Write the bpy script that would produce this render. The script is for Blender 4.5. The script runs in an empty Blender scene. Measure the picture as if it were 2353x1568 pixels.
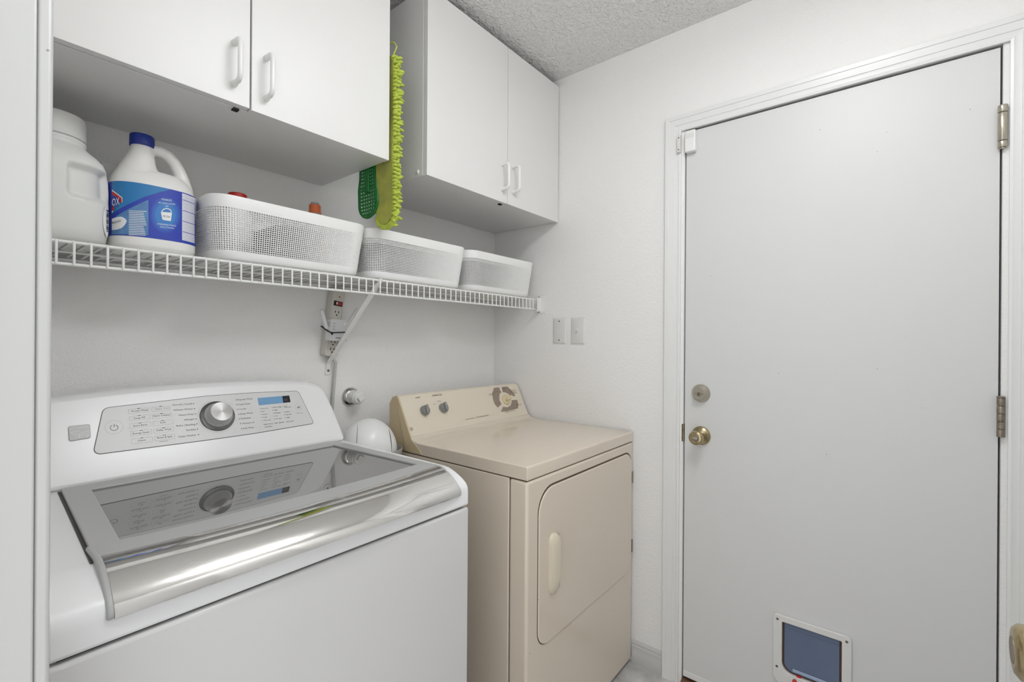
import bpy, bmesh, math, random
from mathutils import Vector, Matrix
random.seed(7)
S = bpy.context.scene
COL = S.collection
W, H, FPX = 2353, 1568, 1074.05
# ------------------------------------------------------------------ camera
YAW, PIT, ROL = (math.radians(a) for a in (51.093, -0.0116, 0.3857))
CAM = Vector((-1.755, -1.532, 1.27))
fw = Vector((math.sin(YAW)*math.cos(PIT), math.cos(YAW)*math.cos(PIT), math.sin(PIT)))
r0 = Vector((math.cos(YAW), -math.sin(YAW), 0)); u0 = r0.cross(fw)
rt = r0*math.cos(ROL) + u0*math.sin(ROL)
up = u0*math.cos(ROL) - r0*math.sin(ROL)
cd = bpy.data.cameras.new('camera'); cam = bpy.data.objects.new('camera', cd); COL.objects.link(cam)
cd.sensor_fit = 'HORIZONTAL'; cd.sensor_width = 36; cd.lens = 36*FPX/W; cd.clip_start = .01
cam.matrix_world = Matrix(((rt.x, up.x, -fw.x, CAM.x), (rt.y, up.y, -fw.y, CAM.y), (rt.z, up.z, -fw.z, CAM.z), (0, 0, 0, 1)))
S.camera = cam
# ------------------------------------------------------------------ world, exposure, main lamp
LAMP = (-1.0, -1.42)
wd = bpy.data.worlds.new('world'); S.world = wd; wd.use_nodes = True
bg = wd.node_tree.nodes['Background']; bg.inputs[0].default_value = (.965, .98, 1, 1); bg.inputs[1].default_value = 2.15
S.view_settings.view_transform = 'Standard'; S.view_settings.look = 'None'
S.view_settings.exposure = -0.36; S.view_settings.gamma = 1; S.view_settings.use_curve_mapping = False
LAMP_STRENGTH = 19.5      # emission of the ceiling fixture's diffuser, built further down

# ------------------------------------------------------------------ pixel helpers
def ray(px, py): return fw + rt*((px-W/2)/FPX) - up*((py-H/2)/FPX)
def at(px, py, ax, val):
    i = 'xyz'.index(ax); d = ray(px, py); return CAM + d*((val-CAM[i])/d[i])
def onplane(px, py, p0, n):
    d = ray(px, py); return CAM + d*((Vector(p0)-CAM).dot(n)/d.dot(n))

# ------------------------------------------------------------------ materials
def lin(c):
    return tuple(((v/255)/12.92 if v/255 <= .04045 else ((v/255+.055)/1.055)**2.4) for v in c) + (1,)
def mat(name, rgb, rough=.5, metal=0, bump=None, spec=.5, coat=0, var=None, specks=None):
    m = bpy.data.materials.new(name); m.use_nodes = True; nt = m.node_tree; b = nt.nodes['Principled BSDF']
    b.inputs['Base Color'].default_value = lin(rgb); b.inputs['Roughness'].default_value = rough; b.inputs['Metallic'].default_value = metal
    b.inputs['Specular IOR Level'].default_value = spec; b.inputs['Coat Weight'].default_value = coat; b.inputs['Coat Roughness'].default_value = .05
    tc = nt.nodes.new('ShaderNodeTexCoord')
    if var:      # (scale, amount, second colour)
        n = nt.nodes.new('ShaderNodeTexNoise'); n.inputs['Scale'].default_value = var[0]; n.inputs['Detail'].default_value = 5
        mx = nt.nodes.new('ShaderNodeMix'); mx.data_type = 'RGBA'
        cr = nt.nodes.new('ShaderNodeMapRange'); cr.inputs[1].default_value = .35; cr.inputs[2].default_value = .7; cr.inputs[4].default_value = var[1]
        nt.links.new(tc.outputs['Object'], n.inputs['Vector']); nt.links.new(n.outputs['Fac'], cr.inputs[0]); nt.links.new(cr.outputs[0], mx.inputs[0])
        mx.inputs[6].default_value = lin(rgb); mx.inputs[7].default_value = lin(var[2]); nt.links.new(mx.outputs[2], b.inputs['Base Color'])
        last = mx
    else: last = None
    if specks:   # (scale, size, colour): small chips and dirt spots
        v = nt.nodes.new('ShaderNodeTexVoronoi'); v.inputs['Scale'].default_value = specks[0]; v.inputs['Randomness'].default_value = 1
        lt = nt.nodes.new('ShaderNodeMath'); lt.operation = 'LESS_THAN'; lt.inputs[1].default_value = specks[1]
        n2 = nt.nodes.new('ShaderNodeTexNoise'); n2.inputs['Scale'].default_value = 9
        g = nt.nodes.new('ShaderNodeMath'); g.operation = 'GREATER_THAN'; g.inputs[1].default_value = .56
        ml = nt.nodes.new('ShaderNodeMath'); ml.operation = 'MULTIPLY'
        mx = nt.nodes.new('ShaderNodeMix'); mx.data_type = 'RGBA'
        nt.links.new(tc.outputs['Object'], v.inputs['Vector']); nt.links.new(v.outputs['Distance'], lt.inputs[0])
        nt.links.new(tc.outputs['Object'], n2.inputs['Vector']); nt.links.new(n2.outputs['Fac'], g.inputs[0])
        nt.links.new(lt.outputs[0], ml.inputs[0]); nt.links.new(g.outputs[0], ml.inputs[1]); nt.links.new(ml.outputs[0], mx.inputs[0])
        if last: nt.links.new(last.outputs[2], mx.inputs[6])
        else: mx.inputs[6].default_value = lin(rgb)
        mx.inputs[7].default_value = lin(specks[2]); nt.links.new(mx.outputs[2], b.inputs['Base Color'])
    if bump:     # list of (scale, strength, distance)
        prev = None
        for sc, st, ds in bump:
            n = nt.nodes.new('ShaderNodeTexNoise'); n.inputs['Scale'].default_value = sc; n.inputs['Detail'].default_value = 3
            bp = nt.nodes.new('ShaderNodeBump'); bp.inputs['Strength'].default_value = st; bp.inputs['Distance'].default_value = ds
            nt.links.new(tc.outputs['Object'], n.inputs['Vector']); nt.links.new(n.outputs['Fac'], bp.inputs['Height'])
            if prev: nt.links.new(prev.outputs[0], bp.inputs['Normal'])
            prev = bp
        nt.links.new(prev.outputs[0], b.inputs['Normal'])
    return m
M = {}
M['wall'] = mat('wall_paint', (240, 239, 237), .6, bump=[(210, .4, .0035), (80, .3, .005)])
M['ceil'] = mat('ceiling_texture', (240, 239, 237), .8, bump=[(60, 1, .016), (170, .7, .007)])
M['floor'] = mat('vinyl_floor', (212, 211, 208), .45, var=(14, .8, (165, 163, 160)))
M['trim'] = mat('trim_paint', (198, 198, 196), .32, bump=[(40, .05, .001)], specks=(60, .09, (150, 145, 140)))
M['trimc'] = mat('casing_paint', (230, 230, 228), .32)
M['door'] = mat('door_paint', (217, 217, 216), .42, bump=[(6, .04, .004)], specks=(30, .035, (120, 112, 105)))
M['cab'] = mat('white_melamine', (230, 229, 227), .38, bump=[(90, .03, .001)])
M['cabedge'] = mat('melamine_edge', (222, 221, 218), .5)
M['handle'] = mat('white_plastic_pull', (238, 238, 236), .3)
M['wash'] = mat('white_enamel', (214, 213, 212), .12, coat=.5)
M['washp'] = mat('white_gloss_plastic', (236, 236, 236), .24)
M['panel'] = mat('silver_white_panel', (214, 214, 213), .32)
M['silver'] = mat('silver_plastic', (180, 180, 179), .36, metal=.08)
M['silverd'] = mat('dark_silver', (120, 120, 120), .2, metal=.8)
M['chrome'] = mat('brushed_chrome', (228, 226, 223), .07, metal=1)
M['knobtop'] = mat('spun_steel', (150, 149, 147), .38, metal=1)
_nt = M['knobtop'].node_tree; _tg = _nt.nodes.new('ShaderNodeTangent'); _tg.direction_type = 'RADIAL'; _tg.axis = 'Z'
_nt.links.new(_tg.outputs[0], _nt.nodes['Principled BSDF'].inputs['Tangent']); _nt.nodes['Principled BSDF'].inputs['Anisotropic'].default_value = .85
M['dark'] = mat('dark_gap', (28, 26, 24), .7)
M['darkg'] = mat('dark_grey_shadow_seam', (70, 68, 66), .6)
M['ink'] = mat('grey_print', (72, 72, 72), .5)
M['inkl'] = mat('light_grey_print', (168, 168, 168), .5)
M['glass'] = mat('smoked_glass', (92, 91, 89), .02, spec=1.0)
M['glass'].node_tree.nodes['Principled BSDF'].inputs['IOR'].default_value = 2.6
M['lcd'] = mat('lcd_reflection_blue', (120, 165, 205), .08)
M['lcdd'] = mat('lcd_dark', (38, 36, 48), .08)
M['almond'] = mat('almond_enamel', (224, 212, 195), .22, coat=.3, var=(3, .5, (219, 206, 188)), specks=(22, .035, (140, 120, 98)))
M['almondp'] = mat('almond_panel', (226, 216, 198), .3)
M['tan'] = mat('yellowed_plastic', (208, 190, 154), .4)
M['cream'] = mat('cream_plastic', (226, 210, 172), .35)
M['creamh'] = mat('cream_handle', (222, 211, 190), .35)
M['brownink'] = mat('brown_print', (88, 70, 55), .6)
M['taupe'] = mat('taupe_print', (150, 134, 120), .5)
M['greyknob'] = mat('grey_knob', (138, 138, 136), .3)
M['steel'] = mat('satin_nickel', (186, 180, 165), .28, metal=1)
M['brass'] = mat('worn_brass', (190, 176, 140), .25, metal=1, var=(60, .8, (150, 132, 95)))
M['hinge'] = mat('aged_hinge', (150, 140, 126), .45, metal=.7, var=(80, .7, (105, 92, 76)))
M['wire'] = mat('white_vinyl_wire', (236, 236, 233), .35)
M['basket'] = mat('white_basket_plastic', (240, 240, 238), .4)
M['bottle'] = mat('white_hdpe', (238, 237, 234), .32)
M['jug'] = mat('milky_plastic', (232, 232, 229), .38)
M['jug'].node_tree.nodes['Principled BSDF'].inputs['Transmission Weight'].default_value = .1
M['jug'].node_tree.nodes['Principled BSDF'].inputs['Roughness'].default_value = .45
M['navy'] = mat('blue_cap', (22, 48, 138), .35)
M['royal'] = mat('label_blue', (44, 66, 176), .35)
M['teal'] = mat('label_teal', (40, 122, 182), .35)
M['swoosh'] = mat('label_dark_blue', (36, 58, 158), .35)
M['sky'] = mat('label_pale_blue', (96, 142, 188), .35, var=(70, .8, (70, 112, 170)))
M['cyan'] = mat('label_cyan', (58, 128, 200), .35); M['cyan1'] = mat('label_cyan_outer', (48, 86, 184), .35); M['cyan2'] = mat('label_cyan_middle', (52, 106, 192), .35)
M['white'] = mat('label_white', (240, 240, 240), .4)
M['red'] = mat('red_plastic', (196, 40, 30), .35)
M['orange'] = mat('orange_cap', (236, 120, 70), .4)
M['orangel'] = mat('orange_label', (240, 160, 125), .5)
M['clear'] = mat('grey_clear_plastic', (170, 172, 172), .2)
M['lime'] = mat('lime_chenille', (190, 204, 86), .9, var=(40, .6, (170, 190, 66)))
M['limeb'] = mat('lime_backing', (176, 178, 78), .95, var=(25, .8, (140, 142, 78)), bump=[(300, .5, .002)])
M['green'] = mat('green_plastic', (22, 118, 48), .35)
M['strip'] = mat('ivory_plastic', (206, 202, 192), .45)
M['black'] = mat('black_plastic', (26, 24, 22), .4)
M['redsw'] = mat('red_rocker', (150, 30, 24), .3)
M['router'] = mat('white_device', (228, 228, 228), .35)
M['routerf'] = mat('device_front', (196, 196, 196), .18)
M['cord'] = mat('grey_cord', (190, 190, 187), .5)
M['chromer'] = mat('chrome_ring', (210, 208, 204), .12, metal=1)
M['pvc'] = mat('pvc_white', (226, 226, 222), .35)
M['bin'] = mat('grey_bin', (166, 162, 156), .45)
M['dome'] = mat('dome_plastic', (236, 236, 235), .3)
M['plate'] = mat('wall_plate', (222, 221, 218), .35)
M['flap'] = mat('blue_grey_flap', (104, 118, 144), .22, var=(5, .6, (90, 104, 130)))
M['flapbar'] = mat('flap_edge', (160, 178, 204), .25)
M['wood'] = mat('threshold_wood', (138, 100, 78), .6, var=(20, .7, (100, 66, 48)))
M['rust'] = mat('brown_gap_edge', (84, 62, 52), .8)
dm = bpy.data.materials.new('lamp_diffuser'); dm.use_nodes = True
dm.node_tree.nodes['Principled BSDF'].inputs['Emission Color'].default_value = (.97, .982, 1, 1)
dm.node_tree.nodes['Principled BSDF'].inputs['Emission Strength'].default_value = LAMP_STRENGTH
M['diffuser'] = dm

# ------------------------------------------------------------------ mesh helpers
ORG = {}
class MB:
    def __init__(s): s.v = []; s.f = []
    def add(s, vs, fs):
        o = len(s.v); s.v += [Vector(p) for p in vs]; s.f += [tuple(i+o for i in f) for f in fs]; return s
    def box(s, x0, x1, y0, y1, z0, z1):
        return s.add([(x0, y0, z0), (x1, y0, z0), (x1, y1, z0), (x0, y1, z0), (x0, y0, z1), (x1, y0, z1), (x1, y1, z1), (x0, y1, z1)],
                     [(3, 2, 1, 0), (4, 5, 6, 7), (0, 1, 5, 4), (1, 2, 6, 5), (2, 3, 7, 6), (3, 0, 4, 7)])
    def obox(s, c, ax, ay, az):     # centre and three half axes
        c, ax, ay, az = Vector(c), Vector(ax), Vector(ay), Vector(az)
        q = [c+ax*i+ay*j+az*k for k in (-1, 1) for (i, j) in ((-1, -1), (1, -1), (1, 1), (-1, 1))]
        return s.add(q, [(3, 2, 1, 0), (4, 5, 6, 7), (0, 1, 5, 4), (1, 2, 6, 5), (2, 3, 7, 6), (3, 0, 4, 7)])
    def loft(s, rings, caps=True, closed=True):
        o = len(s.v); n = len(rings[0])
        for r in rings: s.v += [Vector(p) for p in r]
        for i in range(len(rings)-1):
            for j in range(n if closed else n-1):
                k = (j+1) % n
                s.f.append((o+i*n+j, o+i*n+k, o+(i+1)*n+k, o+(i+1)*n+j))
        if caps:
            s.f.append(tuple(o+j for j in range(n-1, -1, -1))); s.f.append(tuple(o+(len(rings)-1)*n+j for j in range(n)))
        return s
    def prism(s, poly, d):          # poly: 3D points, d: extrusion vector
        d = Vector(d); a = [Vector(p) for p in poly]; return s.loft([a, [p+d for p in a]])
    def tube(s, path, r, n=8, caps=True):
        path = [Vector(p) for p in path]; rings = []; prevn = None
        for i, p in enumerate(path):
            t = (path[min(i+1, len(path)-1)]-path[max(i-1, 0)]).normalized()
            if prevn is None:
                a = Vector((0, 0, 1)) if abs(t.z) < .9 else Vector((1, 0, 0)); nn = t.cross(a).normalized()
            else: nn = (prevn - t*prevn.dot(t)).normalized()
            prevn = nn; b = t.cross(nn); rr = r[i] if isinstance(r, (list, tuple)) else r
            rings.append([p+(nn*math.cos(2*math.pi*j/n)+b*math.sin(2*math.pi*j/n))*rr for j in range(n)])
        return s.loft(rings, caps)
    def lathe(s, c, axis, prof, n=32):   # prof: (distance along axis, radius)
        c = Vector(c); t = Vector(axis).normalized(); a = Vector((0, 0, 1)) if abs(t.z) < .9 else Vector((1, 0, 0))
        u = t.cross(a).normalized(); w = t.cross(u)
        return s.loft([[c+t*h+(u*math.cos(2*math.pi*j/n)+w*math.sin(2*math.pi*j/n))*max(r, 1e-4) for j in range(n)] for h, r in prof])
    def build(s, name, m, parent=None, smooth=None, bevel=0, seg=3, mods=()):
        org = Vector(ORG.get(parent.name, (0, 0, 0))) if parent else Vector((0, 0, 0))
        me = bpy.data.meshes.new(name); me.from_pydata([p-org for p in s.v], [], s.f); me.validate()
        bm = bmesh.new(); bm.from_mesh(me); bmesh.ops.recalc_face_normals(bm, faces=bm.faces); bm.to_mesh(me); bm.free()
        me.materials.append(M[m] if isinstance(m, str) else m)
        o = bpy.data.objects.new(name, me); COL.objects.link(o)
        if parent: o.parent = parent; ORG[o.name] = tuple(org)
        else: ORG[o.name] = (0, 0, 0)
        if bevel:
            b = o.modifiers.new('bevel', 'BEVEL'); b.width = bevel; b.segments = seg; b.limit_method = 'ANGLE'; b.angle_limit = math.radians(40)
            b.harden_normals = False
        if smooth is not None or bevel:
            me.shade_smooth(); me.set_sharp_from_angle(angle=math.radians(smooth if smooth is not None else 60))
        if name in ('lettering', 'fine_outlines', 'print_dark_text', 'print_white_text', 'print_lines', 'print', 'vents', 'badge_print', 'barcode', 'ridges'): o['kind'] = 'stuff'
        return o
def thing(name, label, cat, loc, group=None):
    o = bpy.data.objects.new(name, None); COL.objects.link(o); o.location = loc; o.empty_display_size = .05
    o['label'] = label; o['category'] = cat
    if group: o['group'] = group
    ORG[o.name] = tuple(loc); return o
def tag(o, label, cat, group=None):
    o['label'] = label; o['category'] = cat
    if group: o['group'] = group
    return o
def struct(o, label=None):
    o['kind'] = 'structure'
    if label: o['label'] = label
    return o
def plab(o, label): o['label'] = label; return o
def fillet(poly, r, seg=5):         # poly of 2D points; r one radius or one per corner
    out = []; n = len(poly)
    for i in range(n):
        p = Vector(poly[i]).to_2d(); a = Vector(poly[i-1]).to_2d(); b = Vector(poly[(i+1) % n]).to_2d()
        rr = r[i] if isinstance(r, (list, tuple)) else r
        if rr <= 0: out.append(p); continue
        da, db = (a-p), (b-p); la, lb = da.length, db.length; da.normalize(); db.normalize()
        ang = da.angle(db); t = min(rr/math.tan(ang/2), la*.49, lb*.49); rr2 = t*math.tan(ang/2)
        c = p+(da+db).normalized()*(rr2/math.sin(ang/2)); p1 = p+da*t; p2 = p+db*t
        a1 = math.atan2(p1.y-c.y, p1.x-c.x); a2 = math.atan2(p2.y-c.y, p2.x-c.x)
        d = (a2-a1+math.pi) % (2*math.pi)-math.pi
        out += [Vector((c.x+rr2*math.cos(a1+d*k/seg), c.y+rr2*math.sin(a1+d*k/seg))) for k in range(seg+1)]
    return out
def rrect(a0, a1, b0, b1, r, seg=5): return fillet([(a0, b0), (a1, b0), (a1, b1), (a0, b1)], r, seg)
_tc = {}
def text2d(s, size=1.0):
    if s not in _tc:
        c = bpy.data.curves.new('t', 'FONT'); c.body = s; c.size = 1; c.resolution_u = 2; c.fill_mode = 'FRONT'
        o = bpy.data.objects.new('t', c); COL.objects.link(o)
        dg = bpy.context.evaluated_depsgraph_get(); me = bpy.data.meshes.new_from_object(o.evaluated_get(dg))
        _tc[s] = ([tuple(v.co[:2]) for v in me.vertices], [tuple(p.vertices) for p in me.polygons])
        bpy.data.objects.remove(o); bpy.data.curves.remove(c); bpy.data.meshes.remove(me)
    v, f = _tc[s]; return [(a*size, b*size) for a, b in v], f
def text_on(mb, s, p0, p1, e2, lift, hscale=1.0):   # baseline from p0 to p1, up direction e2
    v, f = text2d(s); x0 = min(a for a, b in v); x1 = max(a for a, b in v)
    e1 = (p1-p0); k = e1.length/(x1-x0); e1 = e1.normalized(); e2 = Vector(e2).normalized()
    mb.add([p0+e1*((a-x0)*k)+e2*(b*k*hscale)+lift for a, b in v], f)

# ================================================================== ROOM SHELL
CEIL = 2.44; XL = -1.69; YF = -1.95
DY0, DY1 = -.935, -1.762            # right wall door opening
DZ = 2.062
struct(MB().box(-1.95, .12, YF-.1, .12, -.05, 0).build('floor', 'floor'), 'grey mottled vinyl floor')
struct(MB().box(-1.95, .12, YF-.1, .12, CEIL, CEIL+.08).build('ceiling', 'ceil'), 'ceiling with knockdown texture')
struct(MB().box(-1.81, .12, 0, .12, 0, CEIL).build('wall_back', 'wall'), 'white orange-peel wall behind the machines')
wr = MB().box(0, .12, DY0, 0, 0, CEIL).box(0, .12, YF, DY1, 0, CEIL).box(0, .12, DY1, DY0, DZ, CEIL)
struct(wr.build('wall_right', 'wall'), 'white orange-peel wall around the door')
JY, JY2 = -.86, -1.68               # doorway in the left wall, where the photographer stands
wl = MB().box(-1.81, XL, JY+.018, 0, 0, CEIL).box(-1.81, XL, YF, JY2-.018, 0, CEIL).box(-1.81, XL, JY2-.018, JY+.018, 2.06, CEIL)
struct(wl.build('wall_left', 'wall'), 'white wall with a doorway')
struct(MB().box(-1.81, .12, YF-.1, YF, 0, CEIL).build('wall_front', 'wall'), 'white wall behind the open inner door')
# left doorway: jamb and casing
tl = bpy.data.objects.new('trim_2', None); COL.objects.link(tl); struct(tl, 'white painted doorway jamb and casing with scuffs'); ORG['trim_2'] = (0, 0, 0)
jm = MB().box(-1.815, XL, JY, JY+.018, 0, 2.06).box(-1.815, XL-.001, JY2-.018, JY2, 0, 2.06).box(-1.815, XL-.001, JY2, JY, 2.042, 2.06)
jm.build('jamb', 'trim', tl, bevel=.002)
MB().box(-1.775, -1.735, JY-.011, JY-.0005, 0, 2.04).build('stop', 'trim', tl, bevel=.003)
for nm, y0, y1 in (('casing', JY+.0025, JY+.06), ('casing', JY2-.06, JY2-.005)):
    MB().box(XL, XL+.0125, y0, y1, 0, 2.11).build(nm, 'trim', tl, bevel=.004)
MB().box(XL, XL+.0125, JY2-.005, JY+.005, 2.055, 2.11).build('casing', 'trim', tl, bevel=.004)
# baseboard on the right wall
bbp = [(0, 0), (-.011, 0), (-.012, .012), (-.012, .042), (-.0095, .047), (-.0095, .066), (-.0065, .07), (-.0065, .078), (0, .088)]
struct(MB().prism([(x, -.745, z) for x, z in bbp], (0, -.12, 0)).build('baseboard_right', 'trim', smooth=30), 'white moulded baseboard between dryer and door casing')
# door casing on the right wall (moulded profile, mitred)
tr = bpy.data.objects.new('trim_1', None); COL.objects.link(tr); struct(tr, 'white moulded casing round the flat door'); ORG['trim_1'] = (0, 0, 0)
# profile: (distance outward from the opening edge, depth towards the room)
cpf = [(0, 0), (0, .009), (.006, .0105), (.011, .0085), (.021, .0105), (.0225, .0125), (.042, .0145), (.0435, .0165), (.056, .0175), (.058, .015), (.058, 0)]
yi, yo = DY0+.010, DY1-.010; zi = 2.056
def leg(y, sgn):
    return [[(-d, y+sgn*w, 0) for w, d in cpf], [(-d, y+sgn*w, zi+w) for w, d in cpf]]
MB().loft(leg(yi, 1)).build('casing_leg', 'trimc', tr, smooth=35)
MB().loft(leg(yo, -1)).build('casing_leg', 'trimc', tr, smooth=35)
MB().loft([[(-d, yi+w, zi+w) for w, d in cpf], [(-d, yo-w, zi+w) for w, d in cpf]]).build('casing_head', 'trimc', tr, smooth=35)
# jamb lining inside the opening
MB().box(.001, .115, DY0-.002, DY0+.010, 0, DZ).build('jamb', 'trimc', tr)
MB().box(.001, .115, DY1-.010, DY1+.002, 0, DZ).build('jamb', 'trimc', tr)
MB().box(.001, .115, DY1, DY0, DZ-.004, DZ+.008).build('jamb', 'trimc', tr)
MB().box(.052, .064, DY1+.003, DY0-.003, 0, DZ-.004).build('weather_stop', 'rust', tr)
struct(MB().box(-.012, .118, DY1+.003, DY0-.003, 0, .017).build('trim_3', 'wood'), 'brown wooden threshold under the door')

# ================================================================== DOOR 1 (flat slab on the right wall)
dy0, dy1, dz0, dz1 = -.9405, -1.756, .03, 2.051
slab = MB().box(.004, .045, dy1, dy0, dz0, dz1).build('door_1', 'door', bevel=.0015)
struct(slab, 'white flat door with deadbolt, knob and pet flap')
MB().box(.0015, .004, dy1+.002, dy0-.002, dz0, dz0+.02).build('bottom_sweep', 'trimc', slab)
dbc = (.0035, -.9995, 1.084)
db = plab(MB().lathe(dbc, (-1, 0, 0), [(0, .0325), (.004, .0325), (.007, .031), (.022, .0225), (.025, .0205)], 40).build('deadbolt', 'steel', slab, smooth=40), 'satin nickel deadbolt')
MB().lathe((-.0216, -.9995, 1.084), (-1, 0, 0), [(0, .0185), (.0015, .0185)], 32).build('cylinder_face', 'steel', db, smooth=40)
MB().lathe((-.0231, -.9995, 1.082), (-1, 0, 0), [(0, .0085), (.001, .0085)], 24).build('key_plug', 'hinge', db, smooth=40)
MB().box(-.0248, -.0238, -1.0006, -.9984, 1.077, 1.087).build('keyhole', 'dark', db)
for dy in (-.0125, .0125):
    MB().lathe((-.0231, -.9995+dy, 1.084), (-1, 0, 0), [(0, .0026), (.001, .0026)], 12).build('screw', 'hinge', db)
kc = (.0035, -1.0005, .930)
kn = plab(MB().lathe(kc, (-1, 0, 0), [(0, .0335), (.004, .0335), (.008, .031), (.012, .022), (.016, .0155), (.030, .0125), (.037, .014), (.043, .0215), (.052, .0255), (.062, .0245), (.066, .021), (.067, .016)], 48).build('door_knob', 'brass', slab, smooth=45), 'worn brass knob')
MB().lathe((-.0633, -1.0005, .930), (-1, 0, 0), [(0, .0125), (.001, .0125)], 28).build('knob_recess', 'hinge', kn, smooth=40)
MB().obox((-.066, -1.0005, .931), (.003, 0, 0), (0, .0085, .0015), (0, -.0006, .0042)).build('thumb_turn', 'steel', kn, bevel=.0012)
MB().lathe((-.005, -1.0215, .925), (-1, 0, 0), [(0, .003), (.002, .003)], 12).build('screw', 'dark', kn)
MB().box(.0, .02, DY0-.004, DY0+.003, .90, .965).build('strike_plate', 'brass', slab)
# hinges
hc = (-.0065, dy1-.003)
h1 = MB()
for z0, z1, r in ((1.779, 1.783, .006), (1.783, 1.799, .0098), (1.8005, 1.873, .0098), (1.8745, 1.893, .0098)):
    h1.lathe((hc[0], hc[1], z0), (0, 0, 1), [(0, r*.93), (.001, r), (z1-z0-.001, r), (z1-z0, r*.93)], 20)
h1.build('hinge', 'steel', slab, smooth=40)['label'] = 'fat spring hinge barrel'
h2 = MB()
for k in range(5):
    z0 = 1.028+k*.0205; h2.lathe((hc[0]-.001, hc[1], z0), (0, 0, 1), [(0, .0072), (.0008, .008), (.0185, .008), (.0195, .0072)], 18)
h2.lathe((hc[0]-.001, hc[1], 1.1305), (0, 0, 1), [(0, .0085), (.003, .0085), (.004, .006)], 18)
h2.build('hinge', 'hinge', slab, smooth=40)
# pet flap
py0, py1, pz0, pz1 = -1.238, -1.449, .155, .377
oy0, oy1, oz0, oz1 = -1.264, -1.424, .194, .357
def ring(outer, inner, x0, x1):     # frame between two same-length outlines in the yz plane
    n = len(outer); m = MB(); v = []
    for pts, x in ((outer, x0), (outer, x1), (inner, x1), (inner, x0)): v += [(x, p[0], p[1]) for p in pts]
    f = []
    for a in range(4):
        b = (a+1) % 4
        for j in range(n): k = (j+1) % n; f.append((a*n+j, a*n+k, b*n+k, b*n+j))
    return m.add(v, f)
outer = fillet([(py0, pz0), (py1, pz0), (py1, pz1), (py0, pz1)], [.022, .022, .016, .012], 6)
inner = fillet([(oy0, oz0), (oy1, oz0), (oy1, oz1), (oy0, oz1)], [.03, .03, .003, .003], 6)
pf = plab(ring(outer, inner, .0045, -.008).build('pet_flap_frame', 'plate', slab, bevel=.0025), 'white plastic pet flap frame')
MB().prism([(.002, p[0], p[1]) for p in inner], (.0015, 0, 0)).build('flap_surround', 'rust', pf)
fin = fillet([(oy0-.006, oz0+.006), (oy1+.006, oz0+.006), (oy1+.006, oz1-.004), (oy0-.006, oz1-.004)], [.026, .026, .002, .002], 6)
fl = plab(MB().prism([(-.0005, p[0], p[1]) for p in fin], (.002, 0, 0)).build('flap', 'flap', pf, bevel=.0006), 'blue-grey translucent plastic flap')
MB().box(-.0028, -.0006, oy1+.012, oy0-.03, oz0+.010, oz0+.020).build('magnet_strip', 'flapbar', fl, bevel=.001)
MB().box(-.0018, -.0006, oy1+.008, oy0-.008, oz1-.022, oz1-.018).build('flap_ridge', 'flap', fl)
for (y, z) in ((-1.251, .362), (-1.4365, .362), (-1.250, .206), (-1.4365, .206)):
    sc = MB().lathe((-.0078, y, z), (-1, 0, 0), [(0, .0042), (.0012, .0036)], 16).build('screw', 'hinge', pf, smooth=40)
    MB().lathe((-.009, y, z), (-1, 0, 0), [(0, .0014), (.0004, .0014)], 8).build('screw_slot', 'dark', sc)
lt = MB().box(-.013, -.0075, -1.385, -1.285, .160, .188).build('latch_plate', 'plate', pf, bevel=.003)
MB().lathe((-.013, -1.302, .183), (-1, 0, 0), [(0, .0065), (.006, .0065), (.008, .004)], 18).build('latch_button', 'red', lt, smooth=40)
MB().box(-.006, -.0012, -1.318, -1.305, .1935, .199).build('latch_tab', 'red', lt)

# ================================================================== DOOR 2 (open inner door, only its knob shows)
d2 = MB().box(XL+.004, -.918, -1.735, -1.70, .02, 2.03).build('door_2', 'door', bevel=.0015); struct(d2, 'white inner door standing open')
k2p = at(2368, 1506, 'y', -1.645)
k2 = plab(MB().lathe((k2p.x, -1.70, k2p.z), (0, 1, 0), [(0, .033), (.004, .033), (.008, .030), (.014, .015), (.030, .0125), (.037, .014), (.045, .024), (.055, .0275), (.063, .0265), (.067, .022), (.068, .016)], 48).build('door_knob', 'brass', d2, smooth=45), 'round brass knob')
MB().lathe((k2p.x, -1.6327, k2p.z), (0, 1, 0), [(0, .013), (.001, .013)], 24).build('knob_face', 'hinge', k2, smooth=40)

# ================================================================== CEILING LAMP (outside the frame, lights the room)
cl = thing('ceiling_lamp', 'rectangular white ceiling light box above the laundry room', 'lamp', (LAMP[0], LAMP[1], CEIL))
MB().box(LAMP[0]-.32, LAMP[0]+.32, LAMP[1]-.17, LAMP[1]+.17, CEIL-.025, CEIL-.0005).build('base', 'trimc', cl, bevel=.004)
MB().box(LAMP[0]-.30, LAMP[0]+.30, LAMP[1]-.15, LAMP[1]+.15, CEIL-.085, CEIL-.025).build('diffuser', 'diffuser', cl, bevel=.012)

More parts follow.
